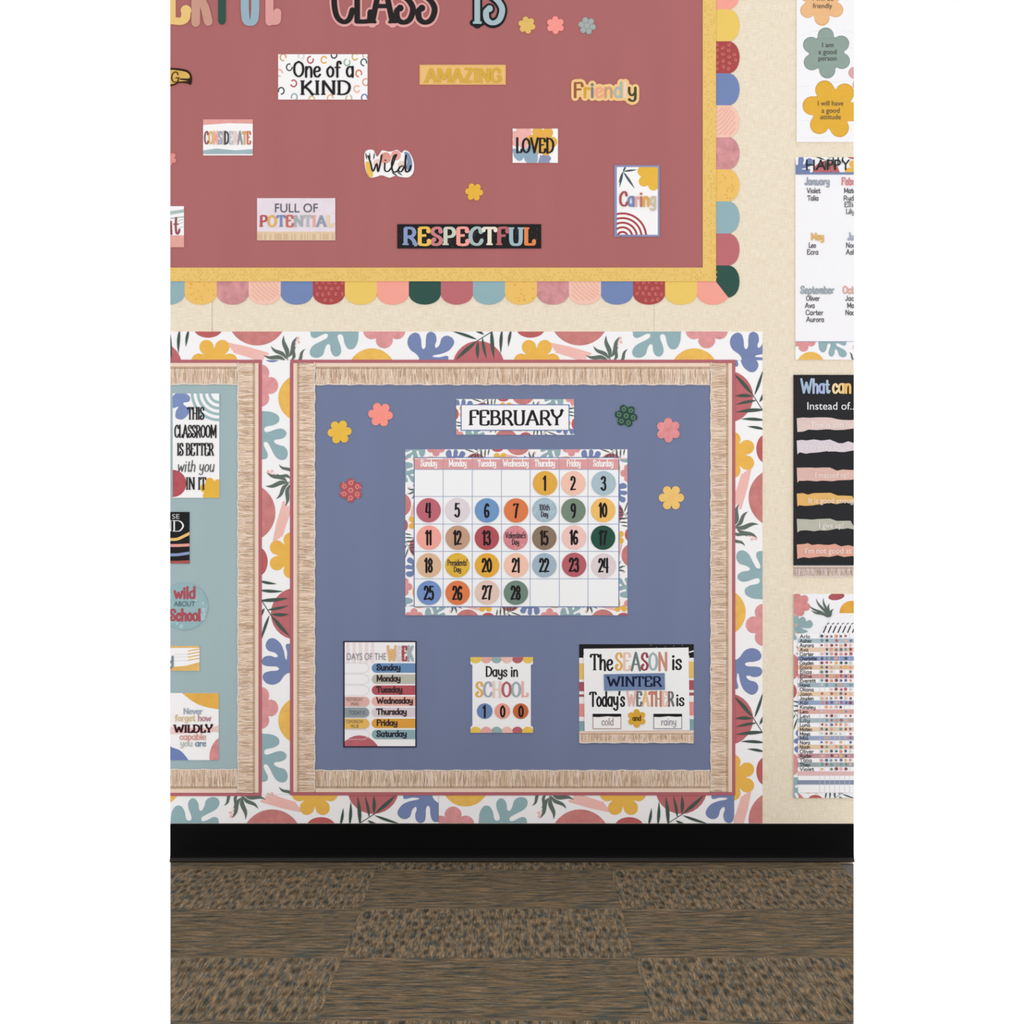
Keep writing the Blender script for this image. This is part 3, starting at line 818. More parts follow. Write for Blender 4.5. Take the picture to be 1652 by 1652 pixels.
# left edge "it"
t, a, w = card('word_card', 'white card with teal and pink brush bands at the left edge of the board', 'word card', (X0, 333, 297, 399), group=WG)
a.poly([(275, 341), (297, 338), (297, 343), (275, 347)], 'A9BCBC', 1, .3); a.poly([(275, 352), (297, 349), (297, 351), (275, 354)], 'A9BCBC', 1); a.rect(275, 380, 297, 399, 'DFA298', 1, .5)
for y in (357, 362, 369): a.stroke([(288, y), (296, y - 3)], 1, 'A9BCBC', 1)
a.build('printed_brush_bands', t)
for pts in ([(276, 358), (277, 378)], [(284.5, 352), (284, 366), (285, 376), (288, 377), (290, 371)]): w.stroke(smooth(pts, 3), 3.2, '96474F', 0, .8)
w.stroke([(281, 362), (288, 362)], 2, '96474F', 0); w.build('lettering', t)

# ------------------------------------------------------------------ BOTANICAL BORDER strips (shared by the two lower boards)
FS = 'floral border strips around the lower boards'
def border_strip(label, box, kind, c, edge, t1=.002, t0=0.0):
    t = thing('border_strip', label, 'border', box, t0, FS)
    k = Ink(t1); k.rect(*box, 'F1EFF0', 0, .03, t1 - t0); k.build('strip_card', t)
    a = Ink(t1, clip=box); print_strip(a, kind, c, edge, box); a.build('printed_botanicals', t)
border_strip('long white floral border strip along the top of the lower boards', (X0, 535, 1230, 581), 'top', 826, 535)
border_strip('vertical floral border strip right of the slate blue board', (1184.5, 581.3, 1230, 1328), 'right', 694, 1230)
border_strip('vertical floral border strip between the teal and slate blue boards', (422, 581.3, 469, 1281.5), 'left', 936, 422)
border_strip('floral border strip below the teal board, left of the paper joint', (X0, 1282, 707.5, 1328), 'bottom', 548, 1328)
border_strip('floral border strip below the slate blue board, right of the paper joint', (708, 1282, 1184, 1328), 'bottom', 1045, 1328)

# ------------------------------------------------------------------ BULLETIN BOARD: slate blue
bb = thing('bulletin_board', 'slate blue calendar bulletin board with rose trim and tan fringe', 'bulletin board', (468, 580, 1186, 1283))
slab('backing_paper', bb, 485, 597, 1168, 1267, '737DA1', 0, .002, mat=M_BLUE)
k = Ink(.0034)
k.rect(468.5, 580.5, 1186, 586, 'B0666D', 0, .1, .0013); k.rect(468.5, 1277.5, 1186, 1283, 'B0666D', 0, .1, .0013)
k.rect(468, 586, 474, 1277.5, 'B0666D', 0, .1, .0013); k.rect(1180.5, 586, 1186, 1277.5, 'B0666D', 0, .1, .0013)
k.build('rose_trim', bb)
fringe('fringe_border', bb, 473.5, 586, 509, 1277.5, 'right', .0021)
fringe('fringe_border', bb, 1145.5, 586, 1180.7, 1277.5, 'left', .0021)
fringe('fringe_border', bb, 509.5, 585.7, 1145, 621.5, 'down', .0021)
fringe('fringe_border', bb, 509.5, 1241.5, 1145, 1277.7, 'up', .0021)
# ------------------------------------------------------------------ BULLETIN BOARD: teal (cropped)
tb = thing('bulletin_board', 'grey teal bulletin board with tan fringe at the left edge', 'bulletin board', (X0, 580, 422, 1284))
slab('backing_paper', tb, X0, 597, 405, 1267, '9AB2B2', 0, .002, mat=M_TEAL)
k = Ink(.0034)
k.rect(X0, 580.5, 423, 586, 'B0666D', 0, .1, .0013); k.rect(X0, 1278.5, 422, 1284, 'B0666D', 0, .1, .0013)
k.rect(417, 586, 422.5, 1278.5, 'B0666D', 0, .1, .0013); k.build('rose_trim', tb)
fringe('fringe_border', tb, 383, 586, 417.2, 1278.5, 'left', .0021)
fringe('fringe_border', tb, X0, 585.7, 382.5, 621, 'down', .0021)
fringe('fringe_border', tb, X0, 1240, 382.5, 1278.7, 'up', .0021)

# ------------------------------------------------------------------ cards on the teal board
TG = 'posters on the teal board'
t, a, w = card('poster', 'tall white poster reading THIS CLASSROOM IS BETTER with you IN IT', 'poster', (279, 635, 354, 803), group=TG)
for i in range(4):
    r = 46 - i * 9.5
    a.disc(354, 634, r, '9DB8BB', 1 + i * 2, n=40); a.disc(354, 634, r - 4.6, 'F2F0F0', 2 + i * 2, n=40)
a.build('printed_rainbow', t); a = Ink(a.t, clip=(279, 635, 354, 803))
a.blob([(279, 640), (288, 634), (300, 635), (307, 641), (305, 648), (296, 650), (299, 655), (306, 660), (303, 670), (294, 677), (284, 674), (284, 664), (288, 656), (279, 658)], '7D8FBC', 1, .2)
a.build('printed_leaf', t); a = Ink(a.t, clip=(279, 635, 354, 803)); a.disc(279, 780, 22, 'B1535A', 1, .7); a.build('printed_circle', t)
a = Ink(a.t, clip=(279, 635, 354, 803)); a.flower(343, 790, 20, 'E6B545', 1, .15, .2, thick=0); a.build('printed_flower', t)
w.t += .0006
text(w, "THIS", 303, 330, 677, 20, 2.4, BK, 0, True, .6); text(w, "CLASSROOM", 282, 350, 706, 20, 2.3, BK, 0, False, .6)
text(w, "IS BETTER", 286, 345, 735, 20, 2.4, BK, 0, True, .6); text(w, "IN IT", 300, 333, 790, 20, 2.4, BK, 0, True, .6)
text(w, "with you", 286, 346, 761, 18, 1.6, '4A4A4C', 0, False, .5, slant=.12); w.build('lettering', t)
t, a, w = card('poster', 'black poster with coloured waves, cropped by the left edge', 'poster', (X0, 826, 306, 909), '1C1B1D', group=TG)
for y, c, dy in ((870, 'E5BD71', 10), (880, 'E39C92', 1), (895, '8A97C2', 3), (907, 'A8544D', 1)):
    a.stroke(smooth([(270, y), (285, y), (296, y - dy * .45), (307, y - dy)], 4), 4.6, c, 1, cap=False)
a.build('printed_waves', t)
sans(w, "SE", 278, 290, 837, 7.6, 'C9C9CB', 0)
w.stroke([(281.5, 840), (281.5, 857)], 2.4, 'E9E9E9', 0, cap=False)
for yy in (839.8, 857): w.stroke([(278.5, yy), (286, yy)], .8, 'E9E9E9', 0, cap=False)
w.stroke(smooth([(283, 840), (291, 841), (296, 848), (291, 856), (283, 857)], 5), 2.6, 'E9E9E9', 0, .4, cap=False)
w.stroke([(270, 839), (275.5, 857)], 2, 'E9E9E9', 0, cap=False); w.stroke([(276.3, 839), (276.3, 857)], 1, 'E9E9E9', 0, cap=False); w.build('lettering', t)
t = thing('round_sign', 'round teal sign reading wild ABOUT School', 'poster', (X0, 940, 336, 1016), TB0, TG)
k = Ink(TB0 + .002); k.disc(298, 978, 38, '93B1B6', 0, .3, .002, n=48); k.build('card', t)
a = Ink(TB0 + .002)
rnd = random.Random(12)
for i in range(22):
    an, r = rnd.random() * 6.28, 20 + 16 * rnd.random()
    a.disc(298 + r * math.cos(an), 978 + r * math.sin(an), 2.2 + rnd.random() * 1.6, 'AEC8CC', 1, n=8)
    a.disc(299 + r * math.cos(an), 978 + r * math.sin(an), 1.2, '93B1B6', 2, n=6)
a.build('printed_spots', t)['kind'] = 'stuff'
w = Ink(TB0 + .0029)
text(w, "wild", 281, 316, 965, 18, 3.6, 'AE4E5A', 0, False, .7); sans(w, "ABOUT", 281, 315, 978, 8, '46606E', 0)
text(w, "School", 274, 324, 1001, 18, 3.8, 'AE4E5A', 0, False, .7); w.build('lettering', t)
t, a, w = card('poster', 'white card with gold brush strokes on the teal board', 'poster', (X0, 1042, 322, 1082), group=TG)
a.rect(275, 1042, 322, 1045, 'E2B468', 1, .4); a.poly([(275, 1076), (300, 1074), (322, 1068), (322, 1082), (275, 1082)], 'E2B468', 1, .5)
for y in (1048, 1053, 1058, 1063): a.stroke([(304, y + 2), (321, y - 1)], 1.8, 'E2B468', 1)
for y in (1056, 1060, 1066): a.stroke([(282, y), (303, y - .6)], .7, 'D5D3DA', 1)
a.build('printed_brush_strokes', t)
text(w, "y", 262, 283, 1072, 20, 3.6, '7E8998', 0, False, .8); w.build('lettering', t)
t, a, w = card('poster', 'white poster reading Never forget how WILDLY capable you are', 'poster', (X0, 1118, 353, 1226), group=TG)
a.blob([(288, 1110), (304, 1126), (320, 1136), (340, 1142), (360, 1142), (370, 1120), (350, 1105), (310, 1104)], 'E4AE50', 1, .35)
CL = (X0, 1118, 353, 1226); a.build('printed_sun', t); a = Ink(a.t, clip=CL)
a.blob([(265, 1198), (277, 1205), (290, 1210), (300, 1220), (306, 1232), (290, 1240), (265, 1240)], '6F80B4', 1, .2)
a.build('printed_hill', t); a = Ink(a.t, clip=CL); a.disc(366, 1222, 28, 'D48D8D', 1, .8, ry=36); a.build('printed_circle', t); a = Ink(a.t, clip=CL)
for i in range(4): a.stroke([(275, 1174 + i * 3), (300, 1175 + i * 2.4), (340, 1176 + i), (352, 1171 + i * 3)], 2.2, 'EAC6C2', 1)
a.build('printed_brush_stroke', t)
text(w, "Never", 296, 327, 1151.5, 9, 1.9, '9FAAB6', 0); text(w, "forget how", 282, 341, 1163, 10, 1.9, ['DBBE93'] * 6 + ['BE8E95'] * 3, 0)
text(w, "WILDLY", 281, 343, 1181.5, 12.5, 3.2, '3A0F16', 0, True, .6); text(w, "capable", 290, 333, 1193, 10, 1.9, 'D99C95', 0)
text(w, "you are", 291, 333, 1203.5, 9.5, 1.9, ['BFC2BC'] * 3 + ['7A8CA0'] * 3, 0); w.build('lettering', t)

# ------------------------------------------------------------------ month card + calendar
t, a, w = card('month_card', 'white FEBRUARY card with floral frame above the calendar', 'sign', (736, 644, 926, 701.5))
B = (736, 644, 926, 701.5)
print_strip(a, 'top', 800, 644, (736, 644, 926, 654), .4); print_strip(a, 'bottom', 860, 701.5, (736, 692, 926, 701.5), .4)
print_strip(a, 'left', 680, 736, (736, 654, 745, 692), .4); print_strip(a, 'right', 672, 926, (917, 654, 926, 692), .4)
a.build('printed_floral_frame', t)
w.rect(743.5, 652.5, 918.5, 695, '6F83B4', 0); w.rect(745, 654, 917, 693.5, 'F1F0F1', 1)
w.build('inner_panel', t)
w = Ink(TB0 + .0022 + 9 * LSTEP); text(w, "FEBRUARY", 756, 908, 686, 24, 4.3, BK, 0, True, .45); w.build('lettering', t)

cal = thing('calendar', 'large white wall calendar with floral frame on the slate blue board', 'calendar', (654, 725, 1012, 992), TB0)
k = Ink(TB0 + .0022); k.rect(654, 725, 1012, 992.5, 'F2EFF0', 0, .03, .0022); k.build('card', cal)
a = Ink(TB0 + .0022, clip=(654, 725, 1012, 992.5))
print_strip(a, 'top', 790, 725, (654, 725, 1012, 739), .42); print_strip(a, 'bottom', 800, 992.5, (654, 978, 1012, 992.5), .42)
print_strip(a, 'left', 860, 654, (654, 739, 668, 978), .42); print_strip(a, 'right', 850, 1012, (998, 739, 1012, 978), .42)
a.build('printed_floral_frame', cal)
CX = [669, 715, 762, 809, 855.2, 902.3, 948.5, 997.5]; CY = [757.5, 801, 845.4, 889.4, 933.7, 978]
k = Ink(TB0 + .0022 + 6 * LSTEP)
k.rect(667.8, 737.6, 998.8, 979.4, '6F83B4', 0); k.rect(669.2, 739, 997.4, 978, 'F1F1F2', 1); k.build('grid_panel', cal)
k = Ink(TB0 + .0022 + 8 * LSTEP)
k.rect(669.2, 741, 997.4, 757.5, 'DC9D9D', 0, .2)
for i in range(8): k.rect(669 + i * 46, 739, 669 + i * 46 + 20, 741, 'E9C5C4', 0)
k.build('weekday_band', cal)
k = Ink(TB0 + .0022 + 9 * LSTEP)
for x in CX[1:-1]: k.rect(x - .45, 740, x + .45, 978, '9AA6C6', 0)
for y in CY[:-1]: k.rect(669.2, y - .45, 997.4, y + .45, '9AA6C6', 1)
k.build('grid_lines', cal)
k = Ink(TB0 + .0022 + 11 * LSTEP)
for i, (s_, ww) in enumerate(zip(("Sunday", "Monday", "Tuesday", "Wednesday", "Thursday", "Friday", "Saturday"), (27, 29, 30, 42, 33, 23, 33))):
    c = (CX[i] + CX[i + 1]) / 2
    text(k, s_, c - ww / 2, c + ww / 2, 752.5, 10.5, 1.7, 'F8F3F3', 0, False, .8)
k.build('lettering', cal)

DG = 'round date cards on the calendar'
TC = TB0 + .0022 + 10 * LSTEP
dates = [
 ('1','E0A948','gold'),('2','EFC1AF','peach'),('3','A9BEC8','pale blue'),
 ('4','BC6672','rose'),('5','DDD3D8','pale lilac'),('6','7096C2','mid blue'),('7','DC7B4B','orange'),('100th Day','A5BAC6','speckled pale blue'),('9','768877','sage green'),('10','EDBC69','yellow'),
 ('11','F0A497','salmon'),('12','C09A80','tan'),('13','AF535A','dark red'),("Valentine's Day",'D4868D','pink watercolor'),('15','8B7461','brown'),('16','EDC4BD','pale pink'),('17','285044','dark green'),
 ('18','D9B494','light tan'),("Presidents' Day",'DDAF3C','speckled gold'),('20','E3A93F','golden'),('21','F0C2AD','light peach'),('22','9FB3C1','grey blue'),('23','B65F69','rose red'),('24','DCCDD0','lilac pink'),
 ('25','7390C4','blue'),('26','DC7B4B','burnt orange'),('27','E1C4B8','beige pink'),('28','70857A','grey green')]
for i, (s_, h, cn) in enumerate(dates):
    j = i + 4; cx = (CX[j % 7] + CX[j % 7 + 1]) / 2; cy = (CY[j // 7] + CY[j // 7 + 1]) / 2
    rr = random.Random(i); cx += (rr.random() - .5) * 1.6 ; cy += (rr.random() - .5) * 1.2
    r = 19.6
    mot = .7 if 'water' in cn or 'speck' in cn else .12
    num = s_.isdigit()
    t = thing('date_card', '%s round card %s on the calendar' % (cn, 'numbered ' + s_ if num else 'reading ' + s_), 'date card', (cx - r, cy - r, cx + r, cy + r), TC, DG)
    k = Ink(TC + .0012); k.disc(cx, cy, r, h, 0, mot, .0012, n=40); k.build('card', t)
    if 'speck' in cn or 'water' in cn:
        k = Ink(TC + .0012)
        for q in range(26):
            an, r2 = rr.random() * 6.28, 18 * math.sqrt(rr.random())
            k.disc(cx + r2 * math.cos(an), cy + r2 * math.sin(an), 1 + rr.random(), {'A5BAC6': 'B6C9D2', 'D4868D': 'DE9DA1'}.get(h, 'E3BB55'), 1, n=6)
        k.build('printed_specks', t)['kind'] = 'stuff'
    w = Ink(TC + .0012 + 2 * LSTEP)
    if num:
        hw = sum(G[c][0] for c in s_) * 17.5 * (.98 if len(s_) > 1 else 1.05) / 2 * 1.0
        text(w, s_, cx - hw - .3, cx + hw - .3, cy + 11, 22, 3.4 if len(s_) > 1 else 3.3, '1D1A1C', 0, False, .62)
    else:
        top, bot = s_.split(' ')
        hw = {'100th': 8.5, "Valentine's": 16.5, "Presidents'": 16}[top]
        text(w, top, cx - hw, cx + hw, cy + 0.5, 9.5, 1.2, '3A3238', 0, False, .8); text(w, bot, cx - 6, cx + 6, cy + 11, 8.5, 1.3, '3A3238', 0, False, .8)
    w.build('lettering', t)

# ------------------------------------------------------------------ days of the week chart
dw = thing('weekday_chart', 'black framed DAYS OF THE WEEK chart at the lower left', 'poster', (554, 1034, 672, 1205.5), TB0)
k = Ink(TB0 + .0022); k.rect(554, 1034, 672, 1205.5, '26263A', 0, .03, .0022); k.build('card', dw)
a = Ink(TB0 + .0022, clip=(556.3, 1036, 670, 1203.5))
a.rect(556.3, 1036, 670, 1203.5, 'F1EEEF', 1)
for i in range(5): a.rect(559 + i * 10, 1036, 564 + i * 10, 1070, 'EBDADB', 2)
a.disc(580, 1226, 36, 'B9636C', 2, .3, ry=40)
rows = [('Sunday', '6B8EBA', 39, 1), ('Monday', 'BDBCAE', 39, 1), ('Tuesday', 'B55560', 42, 1), ('Wednesday', 'EBB4A8', 59, 1), ('Thursday', 'D9CCD1', 49, 1), ('Friday', 'DC9F3E', 34, 1), ('Saturday', '8CABAF', 49, 1)]
tabs = [None, None, None, ('DDB0A8', "YESTERDAY", "WAS"), ('8F989E', "TODAY IS", None), ('E5B75F', "TOMORROW", "WILL BE"), None]
for i, (s_, h, ww, _) in enumerate(rows):
    yc = 1077.5 + i * 17.85
    a.disc(607.5, yc, 7.6, h, 3, n=24); a.rect(607.5, yc - 7.6, 671, yc + 7.6, h, 3)
    if not tabs[i]:
        a.stroke([(556, yc - 8), (588, yc - 8)], .7, 'DAD3D6', 3); a.stroke(smooth([(588, yc - 8), (594, yc - 4), (595.5, yc), (594, yc + 4), (588, yc + 8)], 3), .7, 'DAD3D6', 3); a.stroke([(556, yc + 8), (588, yc + 8)], .7, 'DAD3D6', 3)
a.build('printed_panels', dw)
w = Ink(TB0 + .0022 + 6 * LSTEP, clip=(556.3, 1036, 670, 1203.5))
sans(w, "DAYS OF THE", 560, 623, 1064.5, 11, '8F8A92', 0)
text(w, "WEEK", 625, 667, 1065.5, 23, 4.2, ['E3B377', 'D8D2DA', 'B0505C', 'A2B2B5'], 0, False, .6)
for i, (s_, h, ww, _) in enumerate(rows):
    text(w, s_, 607.5, 607.5 + ww, 1081 + i * 17.85, 9.4, 2.2, '2A2C38' if i in (0, 6) else '3E2C2E', 0, False, .75)
w.build('lettering', dw)
for i, tt in enumerate(tabs):
    if not tt: continue
    yc = 1077.8 + i * 17.85
    t = thing('marker_tab', {3: 'pale pink tab reading YESTERDAY WAS on the weekday chart', 4: 'grey tab reading TODAY IS on the weekday chart', 5: 'yellow tab reading TOMORROW WILL BE on the weekday chart'}[i],
              'tab', (556, yc - 8, 596, yc + 8), TB0 + .0022 + 4 * LSTEP, 'marker tabs on the weekday chart')
    k = Ink(TB0 + .0022 + 12 * LSTEP, clip=(556.5, 0, 700, 1300))
    k.rect(556.5, yc - 7.8, 587.8, yc + 7.8, tt[0], 0, .1, 8 * LSTEP); k.disc(587.8, yc, 7.8, tt[0], 0, .1, 8 * LSTEP, n=28); k.build('card', t)
    w = Ink(TB0 + .0022 + 13 * LSTEP)
    c_ = '5F4C50' if i != 4 else '4C555C'
    if tt[2]:
        sans(w, tt[1], 558, 586, yc - .6, 5.4, c_, 0); sans(w, tt[2], 566, 579, yc + 6.6, 5.4, c_, 0)
    else: sans(w, tt[1], 563, 589, yc + 3.4, 6.6, c_, 0)
    w.build('lettering', t)

# ------------------------------------------------------------------ days in school card
ds = thing('school_day_chart', 'white scalloped chart reading Days in SCHOOL 100', 'poster', (759, 1060, 860, 1182), TB0)
k = Ink(TB0 + .0022)
k.rect(762, 1064, 856.5, 1178, 'E9E6F0', 0, .03, .0022)
k.poly([(759, 1060), (860, 1060), (860, 1071), (856, 1073), (762, 1073), (759, 1071)], 'EFE3DF', 0, 0, .0022)
k.poly([(759, 1182), (860, 1182), (860, 1173), (856, 1170), (762, 1170), (759, 1173)], 'EFE3DF', 0, 0, .0022)
k.build('card', ds)
a = Ink(TB0 + .0022, clip=(759, 1060, 860, 1182))
a.rect(763, 1065, 855.5, 1177, 'F1F0F1', 1)
for i, h in enumerate(('E4C159', 'E2A8A2', '94AFAE', 'E9BDB2', 'B5636A', 'E4C159')):
    for yy in (1060.5, 1181.5): a.disc(767.5 + i * 16.8, yy, 9.5, h, 2, .2, n=24)
a.build('printed_scallops', ds)
w = Ink(TB0 + .0022 + 4 * LSTEP)
text(w, "Days in", 783, 836, 1091, 16, 2.5, BK, 0, False, .7); text(w, "SCHOOL", 767, 852, 1124, 24, 4.0, ['E2B25C', 'A4ADBD', 'EACAC2', 'B5646C', '9FB1B5', 'E9B3AC'], 0, False, .55); w.build('lettering', ds)
for x, h, s_, cn in ((782, '6C86B4', '1', 'blue round card with digit 1 on the school day chart'), (810.5, 'E9A08F', '0', 'salmon round card with digit 0 on the school day chart'), (840, 'C4683F', '0', 'rust orange round card with digit 0 on the school day chart')):
    t = thing('digit_card', cn, 'date card', (x - 12.5, 1134, 12.5 + x, 1160), TB0 + .0022 + 3 * LSTEP, 'digit cards on the school day chart')
    k = Ink(TB0 + .0036); k.disc(x, 1147, 12.6, h, 0, .15, .0010, n=32); k.build('card', t)
    w = Ink(TB0 + .0036); text(w, s_, x - (3.6 if s_ == '0' else 3), x + (4.6 if s_ == '0' else 2.6), 1156.5, 18, 3.2, '1D1A1C', 1, False, .62); w.build('lettering', t)

# ------------------------------------------------------------------ season / weather chart
sw = thing('weather_chart', 'SEASON and WEATHER chart with black striped frame and fringe', 'poster', (934, 1038, 1119, 1198), TB0)
k = Ink(TB0 + .0018); k.rect(934.3, 1039, 1119, 1198, 'EDE8E8', 0, .03, .0018); k.build('card', sw)
a = Ink(TB0 + .0018, clip=(934.3, 1039, 1119, 1198))
a.rect(934, 1038, 1119, 1057, '1B1A1C', 1)
for i in range(14): a.disc(1050 + i * 4.6, 1041 + (i * 7 % 11), .5, 'D8D8D8', 2, n=5)
a.stroke([(1112, 1052), (1119, 1050)], 2, 'EDE8E8', 2); a.rect(934, 1057, 941, 1061, '1B1A1C', 1); a.rect(1112, 1057, 1119, 1061, '1B1A1C', 1)
for y0, y1, h in ((1070, 1096, 'E2BE6C'), (1100, 1115, 'A8555F'), (1120, 1124, 'A8555F'), (1135, 1156, 'E2918D'), (1163, 1180, '86A5AB')):
    a.rect(934, y0, 946, y1, h, 1, .2); a.rect(1108, y0 - 3, 1119, y1 - 2, h, 1, .2)
a.rect(934, 1180, 1119, 1198, 'E0C6AF', 3, .2)
a.build('printed_stripes', sw)
fringe('fringe_border', sw, 936, 1179, 1119, 1198.5, 'down', TB0 + .0012, .8)
pn = Ink(TB0 + .0046); pn.poly([(941.5, 1046.5), (1110.5, 1044.5), (1112.5, 1177.5), (943, 1179.5)], 'F0F0F0', 0, .02, .0016); pn.build('white_panel', sw)
w = Ink(TB0 + .0046)
text(w, "The", 952, 989, 1081, 26, 3.6, BK, 1, True, .7)
text(w, "SEASON", 992, 1077, 1081, 28, 4.0, ['E0AE62', 'E8C3B4', '6F7D7D', '9E4553', 'A0B1B5', 'C98F7E'], 1, False, .6)
text(w, "is", 1083, 1100, 1079.5, 24, 3.6, BK, 1, False, .7)
text(w, "Today's", 951, 1008, 1139, 23, 3.2, BK, 1, False, .7)
text(w, "WEATHER", 1011, 1087, 1138.5, 23, 3.8, ['E3B9AF', '6F7473', 'E9BE8E', 'CC7B62', 'B98A76', 'EBC0B4', '76706C'], 1, False, .6)
text(w, "is", 1090, 1104, 1138, 19, 3.0, BK, 1, False, .7)
w.build('lettering', sw)
TS = TB0 + .0046 + 2 * LSTEP
t = thing('season_card', 'slate blue card reading WINTER on the weather chart', 'word card', (974, 1086, 1072, 1114), TS)
k = Ink(TS + .0012); k.poly([(974, 1087.5), (1072, 1085.5), (1072.5, 1112.5), (974.5, 1114)], '6F83A8', 0, .15, .0012); k.build('card', t)
w = Ink(TS + .0012); text(w, "WINTER", 979, 1067, 1107, 16, 3.4, '141A38', 1, True, .5); w.build('lettering', t)
for x0, h, s_, lb, a0, a1 in ((956, 'B98A84', 'cold', 'small framed card reading cold on the weather chart', 970, 990), (1054, '7E8093', 'rainy', 'small framed card reading rainy on the weather chart', 1066, 1091)):
    t = thing('weather_card', lb, 'word card', (x0, 1151, x0 + 46, 1175.5), TS, 'weather cards')
    k = Ink(TS + .0012); k.rect(x0, 1151, x0 + 46, 1175.5, 'F2F0F0', 0, .02, .0012); k.build('card', t)
    a = Ink(TS + .0012); a.frame(x0, 1151, x0 + 46, 1175.5, 1.1, h, 1)
    a.poly([(x0, 1151), (x0 + 46, 1151), (x0 + 46, 1155.5), (x0 + 36, 1156), (x0 + 24, 1155), (x0 + 10, 1156.3), (x0, 1156)], '1C1A1D', 2); a.build('printed_frame', t)
    w = Ink(TS + .0014); text(w, s_, a0, a1, 1169.5, 11.5, 1.3, 'A58F90' if s_ == 'cold' else '8C8C98', 1, False, .8); w.build('lettering', t)
t = thing('flower_cutout', 'gold flower cutout reading and on the weather chart', 'flower cutout', (1012, 1144, 1042, 1173), TS)
k = Ink(TS + .0012); k.flower(1027, 1158.5, 15, 'DDAA3E', 0, .4, .5, thick=.0012, inner=.58); k.build('flower_card', t)
w = Ink(TS + .0012); text(w, "and", 1020, 1034, 1162, 8, 1.6, '4A3512', 1); w.build('lettering', t)

# ------------------------------------------------------------------ posters on the burlap at the right
PG = 'posters on the burlap wall at the right edge'
def wall_poster(name, label, box, h='EFEEF1'):
    t = thing(name, label, 'poster', box, 0.0, PG)
    k = Ink(.0045); k.rect(*box, h, 0, .04, .0045); k.build('card', t)
    return t, Ink(.0045, clip=box), Ink(.0045 + 8 * LSTEP, clip=box)
t, a, w = wall_poster('poster', 'white poster of large flowers with kind sentences at top right', (1285, -90, X1, 229.5))
for x, y, r, h, rot, sh in ((1325, 4, 38, 'E9B885', .5, 'CF9A63'), (1333, 86, 41, '8FA199', .48, '76867F'), (1342, 176, 48, 'E0AD3E', .15, 'C98F2B'), (1398, 122, 30, 'D9A9A7', .2, 'C08E8C'), (1326, -78, 36, 'D9A9A7', .2, 'C08E8C')):
    a.flower(x, y, r, sh, 1, .1, rot, inner=.55); a.flower(x, y + .2, r - 1.1, h, 2, .15, rot, inner=.55)
for i in range(7): a.stroke(smooth([(1288, 60 + i * 27), (1330, 48 + i * 29), (1376, 52 + i * 26)], 3), .8, 'E3E1E7', 0)
a.build('printed_flowers', t)
for s_, x0, x1, y in (("I will be", 1311, 1344, 2), ("friendly", 1311, 1342, 14), ("I am", 1326, 1344, 77), ("a good", 1320, 1349, 88), ("person", 1320, 1349, 98.5), ("I will have", 1319, 1360, 171), ("a good", 1325, 1354, 182.5), ("attitude", 1323, 1356, 193)):
    sans(w, s_, x0, x1, y, 7.8, '51504A', 0)
w.build('lettering', t)

t, a, w = wall_poster('birthday_chart', 'white birthday chart with month names and handwritten names', (1283, 254, X1, 580.5))
print_strip(a, 'top', 1361, 252, (1283, 254, X1, 279), .53); a.rect(1283, 278.5, X1, 282, '7484A8', 6); a.build('printed_floral_band', t)
a = Ink(.0045, clip=(1283, 254, X1, 580.5)); a.T = lambda p: ((826 - p[0]) * .58 + 1478, 552 + p[1] * .58); a.clip = (1283, 551, X1, 580.5); botanic(a, 980, 1165); a.T = None; a.rect(1283, 548.5, X1, 551.5, '6F7FAE', 6)
a.build('printed_floral_band', t)
sans(w, "HAPPY", 1300, 1371, 275, 17, '2B2627', 0)
mh = [('January', 1298, 1338, 299, '9A9FAE'), ('February', 1357, 1400, 299, 'D3898C'), ('May', 1308, 1329, 388, 'DDB065'), ('June', 1367, 1388, 388, 'A6ABB8'), ('September', 1291, 1345, 474, '98A4AB'), ('October', 1359, 1400, 474, 'D9A9A0')]
for s_, x0, x1, y, h in mh: text(w, s_, x0, x1, y, 12, 2.2, h, 0, True, .8)
for s_, x0, x1, y in (('Violet', 1301, 1323, 312), ('Talia', 1302, 1320, 324), ('Mateo', 1361, 1384, 312), ('Ryder', 1360, 1386, 324), ('Ellie', 1361, 1382, 334.5), ('Lily', 1364, 1378, 345.5), ('Leo', 1304, 1316, 400), ('Ezra', 1301, 1320, 411),
                      ('Noah', 1364, 1385, 400), ('Asher', 1364, 1388, 411), ('Oliver', 1300, 1322, 485.5), ('Ava', 1298, 1314, 497), ('Carter', 1299, 1328, 508.5), ('Aurora', 1300, 1329, 519.5), ('Jace', 1363, 1382, 485.5), ('Maya', 1366, 1386, 497), ('Naomi', 1363, 1388, 508.5)):
    if 'z' in s_: s_ = 'Ezra'.replace('z', 'c')
    text(w, s_, x0, x1, y, 8, 1.1, '4A474C', 0, False, 1)
w.build('lettering', t)

